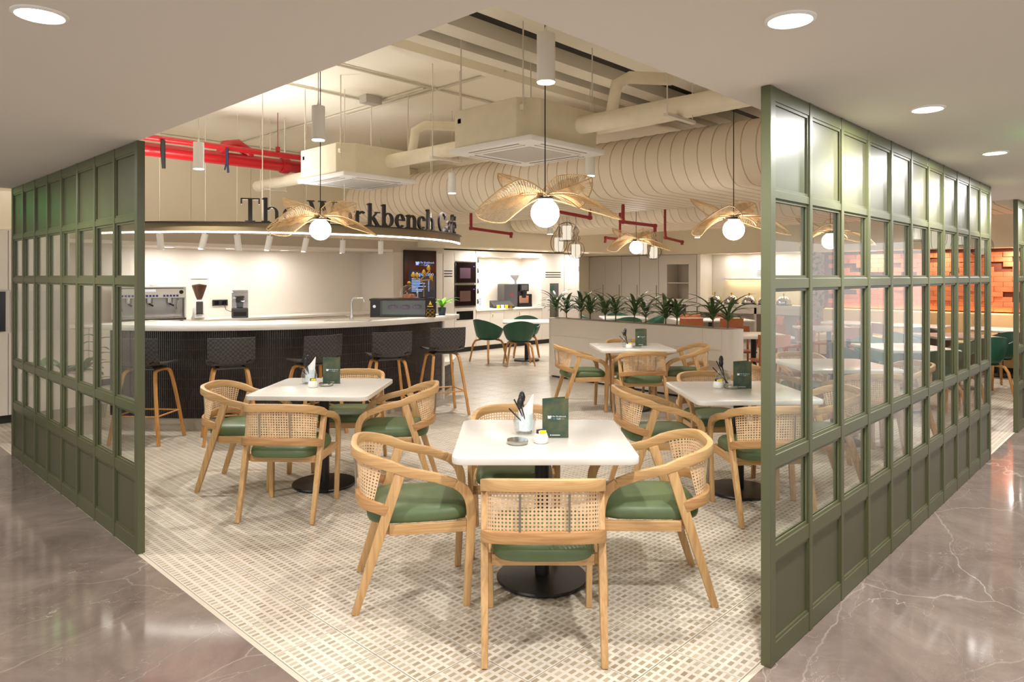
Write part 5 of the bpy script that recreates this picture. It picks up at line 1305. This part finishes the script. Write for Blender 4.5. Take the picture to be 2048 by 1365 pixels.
for x in (2.2, 4.4): MB().box(x - c.x - 0.02, x - c.x + 0.02, -0.02, 0.02, 0.036, 0.1).cyl((x - c.x, 0, 0.1), (x - c.x, 0, ZS - c.z - 0.001), 0.005, 6).build('clamp', 'red_dull', t)
o = MB().tube([(0, 0, 0.02), (0, 0, -0.1), (0.01, 0, -0.3)], [0.025, 0.028, 0.02], 6).build('hanging_strap', 'black_matt', t, (2.98 - c.x, -0.045, -0.04))
o = MB().tube([(0, 0, 0.02), (0, 0, -0.14)], 0.018, 6).tube([(0.0, 0, -0.1), (-0.03, 0, -0.24)], 0.009, 6).tube([(0, 0, -0.1), (0.012, 0, -0.27)], 0.014, 6).build('valve_lever', 'navy', t, (3.72 - c.x, -0.045, -0.04))
t, c = pipe('insulated_pipe', [(4.62, 2.0, 2.86), (4.62, 9.4, 2.86)], 0.075, 'insulation', 'thick cream insulated pipe linking the ceiling cassettes')
for y in (2.7, 5.35, 8.95):
    MB().box(-0.2, 0.2, y - c.y - 0.02, y - c.y + 0.02, -0.1, -0.078).build('support_bar', 'cord_white', t)
    for sx in (-0.18, 0.18): MB().cyl((sx, y - c.y, -0.09), (sx, y - c.y, ZS - c.z - 0.001), 0.005, 6).build('hanger_rod', 'cord_white', t)
for y in (3.3, 5.9):
    pipe('insulated_branch', [(4.66, y + 0.05, 2.93), (4.66, y, 3.15), (4.72, y - 0.08, 3.2), (5.0, y - 0.3, 3.2)], 0.05, 'insulation', 'cream insulated riser bend ' + ('right of the large cassette' if y < 4 else 'between the two cassettes'))
t, c = pipe('insulated_pipe', [(4.9, 2.2, 2.9), (4.9, 3.5, 2.88), (4.82, 3.62, 2.86)], 0.055, 'insulation', 'shorter cream insulated pipe right of the large cassette')
pipe('red_ceiling_pipe', [(6.2, 8.0, 3.35), (6.2, 3.0, 3.35)], 0.04, 'red_dull', 'dull red pipe high above the cassettes')
for k, pts in enumerate(([(2.1, 6.0, 3.68), (7.5, 6.0, 3.68)], [(2.1, 7.0, 3.68), (4.9, 7.0, 3.68), (4.9, 6.05, 3.68)], [(4.95, 6.0, 3.68), (4.95, 10.8, 3.68)], [(5.05, 4.8, 3.68), (5.05, 7.8, 3.68)])):
    pipe('ceiling_conduit', pts, 0.014, 'cord_white', ('long cream conduit crossing the ceiling slab', 'bent cream conduit on the ceiling slab', 'cream conduit running to the back wall', 'short cream conduit on the ceiling slab')[k], 'conduit', 8)
o = MB().box(-0.11, 0.11, -0.07, 0.07, -0.09, 0).build('junction_box', 'grille', None, (4.75, 6.85, ZS - 0.001), bevel=0.005); tag(o, 'small grey junction box on the ceiling slab', 'junction box')
for k, pts in enumerate((((942, 430), (942, 457), (1022, 468), (1022, 476)), ((1118, 424), (1180, 436), (1180, 425)), ((1246, 412), (1246, 444), (1310, 452), (1310, 464)), ((1210, 486), (1212, 476), (1240, 479)), ((1330, 462), (1331, 476), (1364, 484), (1364, 490)))):
    d0 = (10.1, 9.0, 8.85, 11.3, 11.3)[k]
    P = [Vector(at_d(u, v, d0 + 0.5 * (i > 1))) for i, (u, v) in enumerate(pts)]; c = P[0]
    t = thing('sprinkler_drop', 'red sprinkler drop pipe below the ducts, %s from the left' % ('first', 'second', 'fourth', 'third', 'fifth')[k], 'sprinkler pipe', c, 0, 'red sprinkler drops')
    m = MB()
    for i in range(len(P) - 1): m.cyl(P[i] - c, P[i + 1] - c, 0.022, 10)
    m.build('pipe', 'red_dull', t, smooth=50)
    for q in P[1:-1]: MB().lathe([(0, -0.03), (0.03, -0.02), (0.032, 0), (0.03, 0.02), (0, 0.03)], 12).build('elbow', 'red_dull', t, q - c, smooth=60)
    q = P[(0, 2, 0, 2, 0)[k]]; MB().cyl(q - c, (q.x - c.x, q.y - c.y, max(hang(q.x, q.y) - c.z, q.z - c.z + 0.01)), 0.02, 10).build('drop', 'red_dull', t)
for (x, y, z, lab) in ((4.75, 0.40, 2.29, 'green lit exit sign hanging in the right corridor, mirrored in the partition'), (0.70, 9.0, 2.32, 'green lit exit sign in the left lobby, mirrored in the partition')):
    t = thing('exit_sign', lab, 'sign', (x, y, z), PI / 2 if y < 5 else 0)
    MB().box(-0.16, 0.16, -0.02, 0.02, -0.08, 0.08).build('light_box', 'exit_green', t)
    MB().cyl((0, 0, 0.08), (0, 0, (ZC if y < 5 else 2.52) - z - 0.001), 0.006, 6).build('hanging_rod', 'steel', t)
